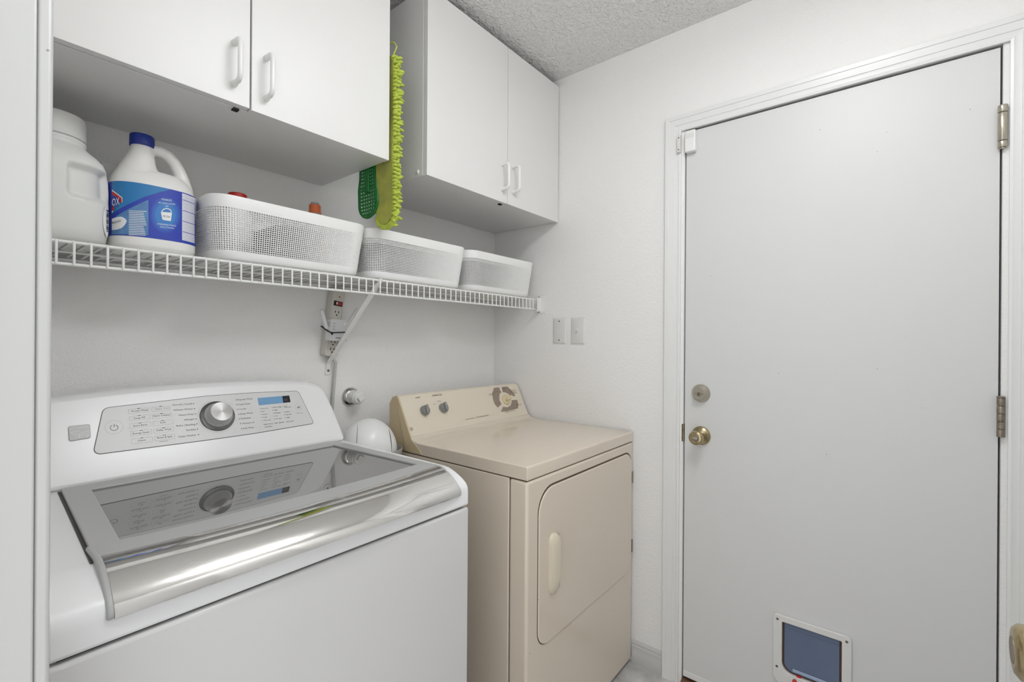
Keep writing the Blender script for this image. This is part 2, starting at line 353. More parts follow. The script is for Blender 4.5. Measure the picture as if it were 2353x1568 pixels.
# ================================================================== WALL CABINETS
def dpull(mb, x, y, z0, z1, proj=.034, r=.0056):
    pts = [(x, y, z0)]; c = .014
    for k in range(6):
        a = k/5*math.pi/2; pts.append((x, y-proj+c-c*math.sin(a), z0+c-c*math.cos(a)))
    for k in range(6):
        a = k/5*math.pi/2; pts.append((x, y-proj+c-c*math.cos(a), z1-c+c*math.sin(a)))
    pts.append((x, y, z1)); mb.tube(pts, r, 10)
    for z in (z0, z1): mb.lathe((x, y, z), (0, -1, 0), [(0, .0072), (.006, .0068), (.010, .0058)], 12)
def cabinet(name, label, x0, x1, xm, z0, z1, zl, zr, hl, hr, dl, dr):
    t = thing(name, label, 'cabinet', ((x0+x1)/2, -.18, z0)); yb = -.358; tk = .016
    MB().box(x0, x1, yb, -.002, z0, z0+tk).build('bottom_panel', 'cab', t, bevel=.0006)
    MB().box(x0, x1, yb, -.002, z1-tk, z1).build('top_panel', 'cab', t, bevel=.0006)
    MB().box(x0, x0+tk, yb, -.002, z0+tk, z1-tk).build('side_panel', 'cab', t)
    MB().box(x1-tk, x1, yb, -.002, z0+tk, z1-tk).build('side_panel', 'cab', t)
    MB().box(x0+tk, x1-tk, -.008, -.002, z0+tk, z1-tk).build('back_panel', 'cab', t)
    for a, b, zz, hp, dd in ((x0+.0015, xm-.0012, zl, hl, dl), (xm+.0012, x1-.0015, zr, hr, dr)):
        d = MB().box(a, b, -.378-dd, -.360, zz, z1-.002).build('door', 'cab', t, bevel=.0009)
        m = MB(); dpull(m, hp[0], -.378-dd, hp[1], hp[2]); m.build('handle', 'handle', d, smooth=50)
    return t
def hpos(p0, p1):
    a = at(p0[0], p0[1], 'y', -.395); b = at(p1[0], p1[1], 'y', -.395); return ((a.x+b.x)/2, b.z, a.z)
c1 = cabinet('wall_cabinet', 'white two-door wall cabinet above the washing machine with jugs below', -1.682, -.911, -1.2955, 1.802, 2.412, 1.8035, 1.7995,
             hpos((546, 92), (545, 187)), hpos((619, 130), (616, 222)), 0, .004)
c2 = cabinet('wall_cabinet', 'white two-door wall cabinet in the corner above the clothes dryer', -.766, -.003, -.3595, 1.803, 2.409, 1.8005, 1.8005,
             hpos((1163, 377), (1160, 433)), hpos((1187, 383), (1185, 440)), 0, 0)
MB().lathe((-.766, -.335, 1.818), (-1, 0, 0), [(0, .007), (.002, .0065), (.0035, .004)], 16).build('screw_cap', 'handle', c2, smooth=60)
MB().lathe((-.766, -.2, 1.818), (-1, 0, 0), [(0, .007), (.002, .0065), (.0035, .004)], 16).build('screw_cap', 'handle', c2, smooth=60)
for cc, xx in ((c1, -1.318), (c2, -.372)):
    MB().box(xx-.006, xx+.006, -.3585, -.345, 1.7985, 1.803).build('door_bumper', 'dark', cc)

# ================================================================== WIRE SHELF
SY, SZ = -.277, 1.4625
ws = thing('wire_shelf', 'long white vinyl-coated wire shelf carrying jugs and baskets', 'shelf', (-.85, -.14, 1.41))
xs0, xs1 = -1.686, -.030
for (y, z, r) in ((SY, SZ-.004, .0034), (SY-.001, 1.4145, .0034), (-.145, SZ-.006, .003), (-.012, SZ-.006, .0032)):
    MB().tube([(xs0, y, z), (xs1, y, z)], r, 8).build('long_wire', 'wire', ws, smooth=60)
xw = at(128.3, 580, 'y', SY).x
first = None; k = 0; sp = .0254
def wirepath(x):
    return [(x, -.006, SZ-.001), (x, SY+.004, SZ-.001), (x, SY-.0035, SZ-.003), (x, SY-.0055, SZ-.008), (x, SY-.0055, 1.4125)]
for k in range(-2, 66):
    x = xw+k*sp
    if x > xs1-.002 or x < xs0+.004: continue
    if first is None:
        first = MB().tube(wirepath(x), .0022, 6).build('cross_wire', 'wire', ws, smooth=60); fx = x
    else:
        c = first.copy(); COL.objects.link(c); c.parent = ws; c.location = (x-fx, 0, 0)
# end clip on the right wall
ec = MB().box(-.003, -.0005, -.314, -.262, 1.397, 1.478).build('end_bracket', 'wire', ws, bevel=.001)
MB().box(-.034, -.003, -.289, -.2865, 1.409, 1.4685).box(-.034, -.003, -.2875, -.262, 1.405, 1.409).build('clip_channel', 'wire', ec, bevel=.0008)
for z in (1.404, 1.4715): MB().lathe((-.003, -.275, z), (-1, 0, 0), [(0, .004), (.002, .003)], 12).build('screw', 'hinge', ec)
# diagonal brace
bx = -.884; b0 = Vector((bx, -.012, 1.195)); b1 = Vector((at(868, 652, 'y', SY+.012).x, SY+.012, 1.4475)); bd = (b1-b0).normalized(); bn = Vector((0, -bd.z, bd.y))
br = MB(); wdt = .0092
sec = lambda c, n: [c+Vector((-wdt, 0, 0))+n*0, c+Vector((-wdt*.9, 0, 0))+n*.003, c+n*.005, c+Vector((wdt*.9, 0, 0))+n*.003, c+Vector((wdt, 0, 0)), c-n*.0005]
foot = [(bx, -.0025, 1.150), (bx, -.0025, 1.172)]
br.loft([sec(Vector((bx, -.003, 1.166)), Vector((0, -1, .1))), sec(Vector((bx, -.004, 1.182)), Vector((0, -1, .2))), sec(b0, -bn if bn.y > 0 else bn), sec(b1, -bn if bn.y > 0 else bn)])
brace = br.build('brace', 'wire', ws, smooth=40)
MB().prism([(bx+p[0], -.0005, p[1]) for p in fillet([(-.0115, 1.147), (.0115, 1.147), (.0115, 1.190), (-.0115, 1.190)], [.006, .006, .009, .009])], (0, -.0025, 0)).build('brace_foot', 'wire', brace, bevel=.0006)
MB().lathe((bx, -.003, 1.161), (0, -1, 0), [(0, .0045), (.0018, .0036)], 14).build('screw', 'hinge', brace, smooth=40)
MB().tube([b1, Vector((b1.x, SY-.001, 1.4545)), Vector((b1.x, SY-.006, 1.463))], [.006, .006, .005], 8).build('brace_hook', 'wire', brace, smooth=60)

# ================================================================== BASKETS
def supring(x0, x1, y0, y1, r, z, n):
    # n points evenly spaced on a rounded rectangle
    pts = rrect(x0, x1, y0, y1, r, 10); L = [0]
    for i in range(len(pts)): L.append(L[-1]+(pts[(i+1) % len(pts)]-pts[i]).length)
    out = []; j = 0
    for k in range(n):
        t = L[-1]*k/n
        while L[j+1] < t: j += 1
        p = pts[j].lerp(pts[(j+1) % len(pts)], (t-L[j])/(L[j+1]-L[j]+1e-12)); out.append(Vector((p.x, p.y, z)))
    return out
BW, BD, BH, BFL = .434, .226, .158, .017
NB = 204
def bring(z, off, n=NB):
    f = BFL*(1-z/BH); i = f+off
    return supring(-BW/2+i, BW/2-i, -BD/2+i, BD/2-i, .048-off*.5, z, n)
LATT = {}
def basket(cx, cy, label):
    t = thing('storage_basket', label, 'basket', (cx, cy, SZ+.001), 'perforated white baskets on the wire shelf')
    if not LATT:
        ring_ = lambda z: bring(z, 0); rin = lambda z: bring(z, .0022)
        rim = MB().loft([ring_(.128), ring_(.156), bring(.158, .0011), rin(.156), rin(.128), ring_(.128)], caps=False)
        base = MB().loft([bring(.0, .012), bring(.004, .004), ring_(.010), ring_(.026), rin(.026), rin(.006)], caps=True)
        latt = MB(); rows = 20; zz0, zz1 = .024, .128; dz = (zz1-zz0)/rows; hw = dz*.18
        for k in range(1, rows):
            z = zz0+k*dz
            latt.loft([ring_(z-hw), ring_(z+hw), rin(z+hw), rin(z-hw), ring_(z-hw)], caps=False)
        a0, a1, c0, c1_ = ring_(zz0), ring_(zz1), rin(zz0), rin(zz1)
        for j in range(NB):
            tb = (a0[(j+1) % NB]-a0[j]).normalized()*.00098
            v = [a0[j]-tb, a0[j]+tb, c0[j]+tb, c0[j]-tb, a1[j]-tb, a1[j]+tb, c1_[j]+tb, c1_[j]-tb]
            latt.add(v, [(0, 1, 5, 4), (1, 2, 6, 5), (2, 3, 7, 6), (3, 0, 4, 7)])
        for nm, m in (('rim', rim), ('base', base), ('mesh_wall', latt)):
            m.v = [p+Vector((cx, cy, SZ+.001)) for p in m.v]
            o = m.build(nm, 'basket', t, smooth=50); LATT[nm] = o
            if nm == 'mesh_wall': o['kind'] = 'stuff'
    else:
        for nm, o in LATT.items():
            c = o.copy(); COL.objects.link(c); c.parent = t
    return t
YB = -.285+BD/2
basket(-1.1253, YB, 'white perforated basket beside the bleach jug, with orange and red caps showing')
basket(-.6885, YB, 'white perforated basket on the shelf between the other two baskets')
basket(-.2505, YB, 'white perforated basket at the shelf end by the corner wall')
# added dark cloths made up to darken the basket holes
M['filler'] = mat('dark_filler', (58, 56, 55), .95, var=(11, 1.0, (150, 148, 146)), bump=[(40, .5, .01)])
def fillers(cx, label, hs, bw=BW):
    t = thing('added_fillers', label, 'fillers', (cx, YB, SZ+.009)); z = SZ+.009; rn = random.Random(int(cx*1000))
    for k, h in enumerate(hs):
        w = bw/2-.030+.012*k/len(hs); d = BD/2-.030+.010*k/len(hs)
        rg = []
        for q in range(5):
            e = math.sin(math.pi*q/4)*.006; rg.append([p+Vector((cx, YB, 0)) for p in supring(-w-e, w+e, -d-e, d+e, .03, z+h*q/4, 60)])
        MB().loft(rg).build('filler', 'filler', t, smooth=70); z += h+.0005
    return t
fillers(-.6885, 'added dark cloths inside the basket between the other two baskets', (.026, .030, .028, .024))
fillers(-.2505, 'added dark cloths inside the basket at the shelf end by the corner', (.030, .028, .032, .02))
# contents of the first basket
fillers(-1.1105, 'added dark cloths between the bottles in the basket beside the bleach jug', (.026, .028, .026, .025), .176)
ob = thing('spray_bottle', 'clear bottle with an orange screw cap standing in the basket', 'bottle', (-1.0, -.12, SZ+.008))
MB().lathe((-1.0, -.12, SZ+.008), (0, 0, 1), [(0, .03), (.003, .034), (.12, .034), (.15, .030), (.172, .019), (.178, .0175), (.196, .0175)], 28).build('body', 'clear', ob, smooth=50)
MB().lathe((-1.0, -.12, SZ+.06), (0, 0, 1), [(0, .0346), (.075, .0346)], 28).build('label', 'orangel', ob, smooth=50)
MB().lathe((-1.0, -.12, SZ+.204), (0, 0, 1), [(0, .0185), (.004, .0195), (.006, .0175), (.026, .0172), (.028, .015)], 24).build('cap', 'orange', ob, smooth=40)
MB().lathe((-1.0, -.12, SZ+.232), (0, 0, 1), [(0, .013), (.006, .012)], 20).build('cap_top', 'clear', ob, smooth=40)
rb = thing('jar', 'jar with a red lid just peeking over the basket rim', 'jar', (-1.225, -.12, SZ+.008))
MB().lathe((-1.225, -.12, SZ+.008), (0, 0, 1), [(0, .034), (.004, .038), (.14, .038), (.172, .022), (.19, .019)], 28).build('body', 'bottle', rb, smooth=50)
MB().lathe((-1.225, -.12, SZ+.19), (0, 0, 1), [(0, .0235), (.018, .0235), (.0205, .021)], 28).build('lid', 'red', rb, smooth=40)

# ================================================================== JUGS ON THE SHELF
JZ = SZ+.0015
# milky jug with grips
jc = Vector((-1.598, -.165, JZ)); jg = thing('plastic_jug', 'big milky plastic jug with ribbed lid and side grips by the doorway', 'jug', jc)
def sm(a, b, x): t = max(0, min(1, (x-a)/(b-a))); return t*t*(3-2*t)
prof = [(0, .066), (.003, .074), (.012, .081), (.03, .084), (.06, .085)]+[(.068+i*.0045, .085-.0012*max(0, i-12)/6) for i in range(19)]+[(.155, .0825), (.160, .0818), (.165, .081), (.170, .0795), (.178, .077), (.19, .070), (.2, .061), (.207, .054), (.212, .05), (.216, .0515), (.222, .0515), (.224, .047), (.236, .047)]
m = MB(); rings = []
for z, r in prof:
    rg = []
    for j in range(160):
        a = 2*math.pi*j/160; c, s = math.cos(a), math.sin(a); n = 3.2 if z < .17 else 3.2-1.2*sm(.17, .205, z)
        k = (abs(c)**n+abs(s)**n)**(-1/n); aa = math.degrees(a) % 360; dev = lambda c0: abs(((aa-c0+180) % 360)-180)
        low = .088+.0008*max(0, 300-aa if aa < 300 else aa-300)*.25
        g = sm(low, low+.012, z)*(1-sm(.152, .164, z))
        gg = max(1-sm(25, 32, dev(308)), 1-sm(22, 29, dev(224)))
        rr = r*k*(1-.17*g*gg); rg.append(jc+Vector((c*rr, s*rr, z)))
    rings.append(rg)
m.loft(rings).build('body', 'jug', jg, smooth=60)
cap = []
for z, r in ((.226, .050), (.228, .051), (.268, .0500), (.272, .0485)):
    cap.append([jc+Vector((math.cos(2*math.pi*j/96)*(r+(.0007 if j % 2 else -.0007)), math.sin(2*math.pi*j/96)*(r+(.0007 if j % 2 else -.0007)), z)) for j in range(96)])
MB().loft(cap).build('lid', 'jug', jg, smooth=50)
lb = MB(); ov = []
def jsurf(th, z, r): k = (abs(math.cos(th))**3.2+abs(math.sin(th))**3.2)**(-1/3.2); return jc+Vector((math.cos(th)*r*k, math.sin(th)*r*k, z))
for fr_ in (1, .5):
    ov += [jsurf(math.radians(323)+math.cos(2*math.pi*j/24)*.15*fr_, .058+math.sin(2*math.pi*j/24)*.034*fr_, .0856) for j in range(24)]
ov.append(jsurf(math.radians(323), .058, .0856))
lb.add(ov, [(q, (q+1) % 24, 24+(q+1) % 24, 24+q) for q in range(24)]+[(24+q, 24+(q+1) % 24, 48) for q in range(24)]).build('sticker', 'white', jg, smooth=60)
bc = MB()
for q in range(11):
    z = .036+q*.0044; hh = .0009+.0012*((q*7) % 3)/2
    pr = []
    for th in (math.radians(321), math.radians(327)):
        k = (abs(math.cos(th))**3.2+abs(math.sin(th))**3.2)**(-1/3.2)
        for zz in (z-hh, z+hh): pr.append(jc+Vector((math.cos(th)*.0862*k, math.sin(th)*.0862*k, zz)))
    bc.add(pr, [(0, 1, 3, 2)])
bc.build('barcode', 'black', jg)
# small carton squeezed behind
ct = thing('carton', 'slim white carton with a black band squeezed behind the two jugs', 'carton', (-1.475, -.05, JZ))
MB().box(-1.506, -1.446, -.075, -.015, JZ, JZ+.225).build('box', 'white', ct, bevel=.001)
MB().box(-1.5065, -1.4455, -.0755, -.0145, JZ+.10, JZ+.125).build('band', 'black', ct)

# bleach jug
bcn = Vector((-1.4290, -.172, JZ)); bl = thing('bleach_jug', 'white bleach jug with blue cap and blue wrap label', 'jug', bcn)
RX, RY, NE = .0835, .066, 2.5
def bsec(z, rx, ry, cx, n=NE, k=56):
    rg = []
    for j in range(k):
        a = 2*math.pi*j/k; c, s = math.cos(a), math.sin(a); q = (abs(c)**n+abs(s)**n)**(-1/n)
        rg.append(bcn+Vector((cx+c*q*rx, s*q*ry, z)))
    return rg
m = MB()
m.loft([bsec(.0, .070, .053, 0), bsec(.004, .077, .060, 0), bsec(.014, .0825, .0652, 0), bsec(.03, .0835, .066, 0), bsec(.14, .0835, .066, 0), bsec(.150, .0825, .0645, 0), bsec(.163, .079, .060, -.001), bsec(.176, .0735, .053, -.002), bsec(.186, .067, .046, -.003), bsec(.193, .058, .037, -.004), bsec(.197, .045, .024, -.006)])
m.loft([bsec(.130, .062, .056, -.016, 2.2), bsec(.160, .055, .053, -.022, 2.1), bsec(.185, .0435, .045, -.0275, 2), bsec(.21, .032, .0345, -.0265, 2), bsec(.235, .0245, .0255, -.0225, 2), bsec(.248, .0215, .0215, -.021, 2), bsec(.262, .021, .021, -.021, 2)])
hp = [(-.018, 0, .240), (-.002, 0, .2505), (.014, 0, .2525), (.029, 0, .2475), (.042, 0, .234), (.052, 0, .215), (.0585, 0, .194), (.063, 0, .170), (.064, 0, .15)]
m.tube([bcn+Vector(p) for p in hp], [.0125, .0128, .013, .0135, .014, .0148, .0165, .019, .016], 16)
body = m.build('body', 'bottle', bl)
rm = body.modifiers.new('remesh', 'REMESH'); rm.mode = 'VOXEL'; rm.voxel_size = .0021; rm.use_smooth_shade = True
sm_ = body.modifiers.new('smooth', 'SMOOTH'); sm_.factor = .5; sm_.iterations = 8
capr = []
for z, r in ((.252, .0228), (.2535, .0234), (.276, .0230), (.2785, .0215)):
    capr.append([bcn+Vector((-.021+math.cos(2*math.pi*j/64)*(r+(.0004 if j % 2 else 0)), math.sin(2*math.pi*j/64)*(r+(.0004 if j % 2 else 0)), z)) for j in range(64)])
MB().loft(capr).build('cap', 'navy', bl, smooth=50)
def bhit(px, py, lift):     # photo pixel on the label -> point on the jug's wall
    d = ray(px, py); rx, ry = RX+lift, RY+lift; best = None; lo = None
    f = lambda t: (abs((CAM.x+d.x*t-bcn.x)/rx)**NE+abs((CAM.y+d.y*t-bcn.y)/ry)**NE)-1
    t = 1.0; p = f(t)
    while t < 1.7:
        t2 = t+.004; q = f(t2)
        if q < 0:
            a, b = t, t2
            for _ in range(24):
                mid = (a+b)/2
                if f(mid) < 0: b = mid
                else: a = mid
            return CAM+d*b
        t = t2
    # outside the silhouette: closest approach pulled onto the side
    tm = min((1.0+i*.004 for i in range(170)), key=f); P = CAM+d*tm; k = (f(tm)+1)**(-1/NE)
    return Vector((bcn.x+(P.x-bcn.x)*k, bcn.y+(P.y-bcn.y)*k, P.z))
def interp(pl, x):
    if x <= pl[0][0]: return pl[0][1]
    for (xa, ya), (xb, yb) in zip(pl, pl[1:]):
        if x <= xb: return ya+(yb-ya)*(x-xa)/(xb-xa)
    return pl[-1][1]
def patch(mb, top, bot, x0, x1, lift, step=4, rows=6):
    n = max(1, int((x1-x0)/step)); o = []
    for i in range(n+1):
        x = x0+(x1-x0)*i/n; ya, yb = interp(top, x), interp(bot, x)
        o.append([bhit(x, ya+(yb-ya)*j/rows, lift) for j in range(rows+1)])
    mb.loft(o, caps=False, closed=False); return mb
LT = [(255.3, 431.7), (270, 426), (294, 422.8), (345, 425), (396, 435.6), (430, 447), (461, 460)]
LB = [(255.3, 549.5), (306.8, 545), (345, 547), (396, 554), (430, 561), (461, 569.5)]
SWT = [(255, 494), (275, 480), (294, 470), (332, 452.7), (365, 442.5), (394, 435)]
SWB = [(255, 507), (275, 492), (294, 481), (332, 463), (365, 450.5), (394, 438)]
# the wrap goes all the way round the jug
wrap = MB(); zt, zb = [], []
za = bhit(345, 425, .0006).z; zb_ = bhit(345, 547, .0006).z
k = 72; wrap.loft([[bcn+Vector((math.cos(2*math.pi*j/k)*(abs(math.cos(2*math.pi*j/k))**NE+abs(math.sin(2*math.pi*j/k))**NE)**(-1/NE)*(RX+.0005), math.sin(2*math.pi*j/k)*(abs(math.cos(2*math.pi*j/k))**NE+abs(math.sin(2*math.pi*j/k))**NE)**(-1/NE)*(RY+.0005), z-JZ)) for j in range(k)] for z in (zb_, za)], caps=False)
lab = plab(wrap.build('label', 'royal', bl, smooth=60), 'blue printed wrap label')
XA, XB = 257, 458.5
zlo, zhi = zb_, za
def zpx(z, px):             # row of height z on the jug wall at column px
    a, b = 380, 620
    for _ in range(30):
        mid = (a+b)/2
        if bhit(px, mid, .0008).z > z: a = mid
        else: b = mid
    return (a+b)/2
LT = [(x, zpx(za-.0004, x)) for x in (XA, 275, 300, 325, 350, 375, 400, 425, 445, XB)]
LB = [(x, zpx(zb_+.0004, x)) for x in (XA, 275, 300, 325, 350, 375, 400, 425, 445, XB)]
patch(MB(), LT, SWT, XA, 392, .0009).build('print_teal', 'teal', lab, smooth=60)
patch(MB(), SWB, [(255, 538), (341, 541)], XA, 341, .0009).build('print_sky', 'sky', lab, smooth=60)
for fr_, mn in ((1.0, 'cyan1'), (.86, 'cyan2'), (.68, 'cyan')):
    m = MB(); ctr = bhit(380, 494, .0009+.00012*(3-3*fr_)); rim_ = [bhit(380+35*fr_*math.cos(2*math.pi*q/40), 494+41*fr_*math.sin(2*math.pi*q/40), .0009+.0004*(1-fr_)) for q in range(40)]
    mid_ = [bhit(380+18*fr_*math.cos(2*math.pi*q/40), 494+21*fr_*math.sin(2*math.pi*q/40), .0009+.0004*(1-fr_)) for q in range(40)]
    m.add(rim_+mid_+[ctr], [(q, (q+1) % 40, 40+(q+1) % 40, 40+q) for q in range(40)]+[(40+q, 40+(q+1) % 40, 80) for q in range(40)]).build('print_cyan', mn, lab, smooth=60)
LTW = [(x, y+2) for x, y in LT]; LBW = [(x, y-6) for x, y in LB]
patch(MB(), LTW, LBW, 418.5, XB, .0009).build('print_white', 'white', lab, smooth=60)
m = MB()
for i in range(30):         # drug-facts lines
    fr = .03+i*.0325; thick = 1.6 if i % 7 == 3 else .55
    tp = [(x, ya+(yb-ya)*fr) for (x, ya), (_, yb) in zip(LTW, LBW)]; bt = [(x, y+thick) for x, y in tp]
    patch(m, tp, bt, 419.5, XB if i % 7 == 3 else XB-2-(i*5) % 9, .0012, 5, 1)
m.build('print_lines', 'royal', lab)
m = MB()
for i in range(15):         # small white paragraph
    y = 484+i*3.9; patch(m, [(296, y), (340, y+1.6)], [(296, y+1.4), (340, y+3)], 296, 337-(i*7) % 8, .0014, 6, 1)
patch(m, [(257, 503), (268, 499), (278, 498), (286, 501), (291, 507)], [(257, 529), (268, 528), (278, 525), (286, 519), (291, 509)], 257, 291, .0012)   # white glow behind BLEACH
def btext(mb, s, p0, p1, lift=.0014, hs=.72):
    v, f = text2d(s); x0 = min(a for a, b in v); x1 = max(a for a, b in v); k = (p1[0]-p0[0])/(x1-x0)
    mb.add([bhit(p0[0]+(a-x0)*k, p0[1]+(p1[1]-p0[1])*(a-x0)/(x1-x0)-b*k*hs, lift) for a, b in v], f)
btext(m, 'MAKES', (371.5, 460), (395, 463)); btext(m, '45 GALLONS', (363.5, 467), (402.5, 471.5)); btext(m, 'OF', (379.5, 475.5), (387.5, 476.3))
btext(m, 'DISINFECTING', (361.5, 516), (404, 521)); btext(m, 'SOLUTION', (367.5, 523), (399.5, 526.5))
patch(m, [(370, 487), (395, 489)], [(370, 489), (373, 505.5), (392.5, 508.5), (395, 491)], 370, 395, .0014, 2.5, 2)
for i in range(12):
    a0, a1 = math.pi*i/12, math.pi*(i+1)/12
    q = [(382.7-12*math.cos(a), 488-9.5*math.sin(a)) for a in (a0, a1)]+[(382.7-10*math.cos(a), 488-7.5*math.sin(a)) for a in (a1, a0)]
    m.add([bhit(x, y, .0014) for x, y in q], [(0, 1, 2, 3)])
m.build('print_white_text', 'white', lab)
m = MB(); btext(m, '45 Gal', (374.5, 498.5), (390.5, 500.5), .0018, 1); btext(m, 'BLEACH', (257.5, 515), (277.5, 510), .0018, 1.3); m.build('print_dark_text', 'ink', lab)
m = MB(); m.add([bhit(x, y, .0013) for x, y in ((257, 436), (268, 444), (281, 454), (282, 464), (270, 477), (257, 490))], [(0, 1, 2, 3, 4, 5)]); lg = m.build('emblem_border', 'white', lab)
m = MB(); m.add([bhit(x, y, .0016) for x, y in ((257, 439), (268, 446.5), (279, 455), (280, 463), (269, 474.5), (257, 486))], [(0, 1, 2, 3, 4, 5)]); m.build('emblem', 'red', lab)
m = MB(); m.add([bhit(x, y, .0019) for x, y in ((257, 447), (268, 453), (274, 458), (274, 462), (266, 470), (257, 478))], [(0, 1, 2, 3, 4, 5)]); m.build('emblem_core', 'swoosh', lab)
m = MB(); v, f = text2d('OX'); k = 15/1.3; m.add([bhit(256.8+a*k, 474-a*2.5-b*k*2.1, .0022) for a, b in v], f); m.build('emblem_text', 'white', lab)

# ================================================================== MOP PADS HANGING FROM THE CABINET SIDE
mp = thing('mop_pad', 'lime chenille mop pad hanging beside the cabinet over the shelf', 'mop pad', (-.88, -.36, 1.86))
ZT, ZB = 2.13, 1.618; YM, HWY = -.347, .041
def padw(z):
    t = (z-ZB)/.05; b = math.sqrt(max(0, 1-(1-min(t, 1))**2)); t2 = (ZT-z)/.05; return HWY*b*math.sqrt(max(.02, 1-(1-min(t2, 1))**2))
rings = []
for i in range(30):
    z = ZB+.002+(ZT-ZB-.004)*i/29; w = padw(z); xc = -.897+.003*math.sin(i*.4)
    rings.append([(xc-.006, YM-w, z), (xc-.006, YM+w, z), (xc+.004, YM+w, z), (xc+.010, YM, z), (xc+.004, YM-w, z)])
MB().loft(rings).build('backing', 'limeb', mp, smooth=50)
tf = MB(); rnd = random.Random(3)
def tuft(p, d, L, r):
    d = d.normalized(); p = Vector(p)
    tf.tube([p, p+d*L*.25, p+d*L*.8, p+d*L], [r*.8, r, r*.95, r*.35], 6)
z = ZB+.004
while z < ZT-.008:
    w = padw(z)
    for q in range(6):
        y = YM-w+2*w*q/5+rnd.uniform(-.003, .003); x = -.888
        edge = (q-2.5)/2.5
        d = Vector((.8+rnd.uniform(-.2, .2), edge*.9+rnd.uniform(-.25, .25), rnd.uniform(-.35, .1)))
        if q in (0, 5): x = -.897; d = Vector((.3+rnd.uniform(-.3, .5), edge*1.0, rnd.uniform(-.4, .1)))
        tuft((x, y, z+rnd.uniform(-.002, .002)), d, .027+rnd.uniform(-.005, .006)-.006*abs(edge), .0050)
    z += .0118
for k in range(26):
    a = math.pi*(k+.5)/26; tuft((-.897, YM-math.cos(a)*HWY*.95, ZB+.034-math.sin(a)*.032), Vector((.2+rnd.uniform(-.2, .4), -math.cos(a), -math.sin(a))), .017, .0052)
z = ZB+.03
while z < ZT-.01:
    for xo, dx in ((-.9005, .05), (-.895, .5)):
        tuft((xo, YM-padw(z)+.003, z+rnd.uniform(-.003, .003)), Vector((dx+rnd.uniform(-.15, .25), -1, rnd.uniform(-.4, .1))), .0135+rnd.uniform(-.002, .003), .0046)
    z += .0108
o = tf.build('chenille_tufts', 'lime', mp, smooth=60); o['kind'] = 'stuff'
MB().tube([(-.893, -.372, 2.122), (-.890, -.385, 2.145), (-.893, -.378, 2.158), (-.900, -.360, 2.163), (-.9105, -.345, 2.163)], .0022, 6).build('hanging_loop', 'lime', mp, smooth=60)
# green perforated plate behind it
gp = thing('mop_plate', 'dark green perforated plastic plate with rounded end hanging behind the lime pad', 'plate', (-.9, -.26, 1.75))
GX = -.902
def ghw(z):     # outline: centre and half width along y
    t = z-1.652
    if t < .045: return -.263, .050*math.sqrt(max(0, 1-(1-t/.045)**2))
    if t < .09: return -.263+.004*(t-.045)/.045, .050-.002*(t-.045)/.045
    k = sm(.09, .14, t); return -.259, .048-.008*k
g = MB(); nz = 76; ny = 31; dzg = (1.86-1.652)/nz; rows = []
for i in range(nz+1):
    z = 1.652+dzg*i; c, w = ghw(max(z, 1.6525)); rows.append([Vector((GX+.0025*math.cos((j/ny-.5)*math.pi), c-w+2*w*j/ny, z)) for j in range(ny+1)])
vs = [p for r in rows for p in r]; fs = []
for i in range(nz):
    for j in range(ny):
        hole = (i % 4 in (1, 2)) and (j % 4 != 0) and 2 <= i < nz-2 and 1 < j < ny-2 and abs(j-ny/2) > 3.5 and not (30 <= i < 36)
        if i < 34 and (i % 4 in (1, 2)) and (j % 4 != 0) and i >= 3 and 1 < j < ny-2: hole = True
        if not hole: fs.append((i*(ny+1)+j, i*(ny+1)+j+1, (i+1)*(ny+1)+j+1, (i+1)*(ny+1)+j))
o = g.add(vs, fs).build('plate', 'green', gp); so = o.modifiers.new('solid', 'SOLIDIFY'); so.thickness = .003
rimp = []
for i in range(0, nz+1, 2): c, w = ghw(1.652+dzg*i+.0004); rimp.append((GX, c-w, 1.652+dzg*i))
rimq = []
for i in range(nz, -1, -2): c, w = ghw(1.652+dzg*i+.0004); rimq.append((GX, c+w, 1.652+dzg*i))
MB().tube(rimq+rimp, .0032, 6).build('rim', 'green', gp, smooth=60)
MB().box(GX-.006, GX-.001, -.272, -.248, 1.73, 1.86).build('spine', 'green', gp, bevel=.002)

# ================================================================== POWER STRIP, EXTENDER, CORD
pc = Vector((-.8755, 0, 1.331)); tilt = math.radians(7.5); pe1 = Vector((math.cos(tilt), 0, -math.sin(tilt))); pe3 = Vector((math.sin(tilt), 0, math.cos(tilt))); pyy = Vector((0, -1, 0))
ps = thing('power_strip', 'ivory power strip with red rocker switch mounted on the wall', 'power strip', (pc.x, 0, 1.21))
def pp(a, b, d): return pc+pe1*a+pe3*b+pyy*d
poly = rrect(-.026, .026, -.121, .121, .010, 4)
MB().loft([[pp(p.x*1.0, p.y, .001) for p in poly], [pp(p.x, p.y, .024) for p in poly], [pp(p.x*.82, p.y*.985, .034) for p in poly]]).build('housing', 'strip', ps, bevel=.002)
swb = MB().obox(pp(0, .0655, .0345), pe1*.0165, pe3*.0085, pyy*.001).build('switch_bezel', 'black', ps)
MB().obox(pp(.002, .0655, .037), pe1*.0115, pe3*.0058, pyy*.0025).build('rocker', 'redsw', swb, bevel=.001)
MB().obox(pp(-.0075, .0655, .0398), pe1*.0022, pe3*.004, pyy*.0003).build('neon_dot', 'white', swb)
MB().lathe(pp(.002, .090, .034), (0, -1, 0), [(0, .0025), (.001, .0025)], 10).build('pilot_hole', 'redsw', ps)
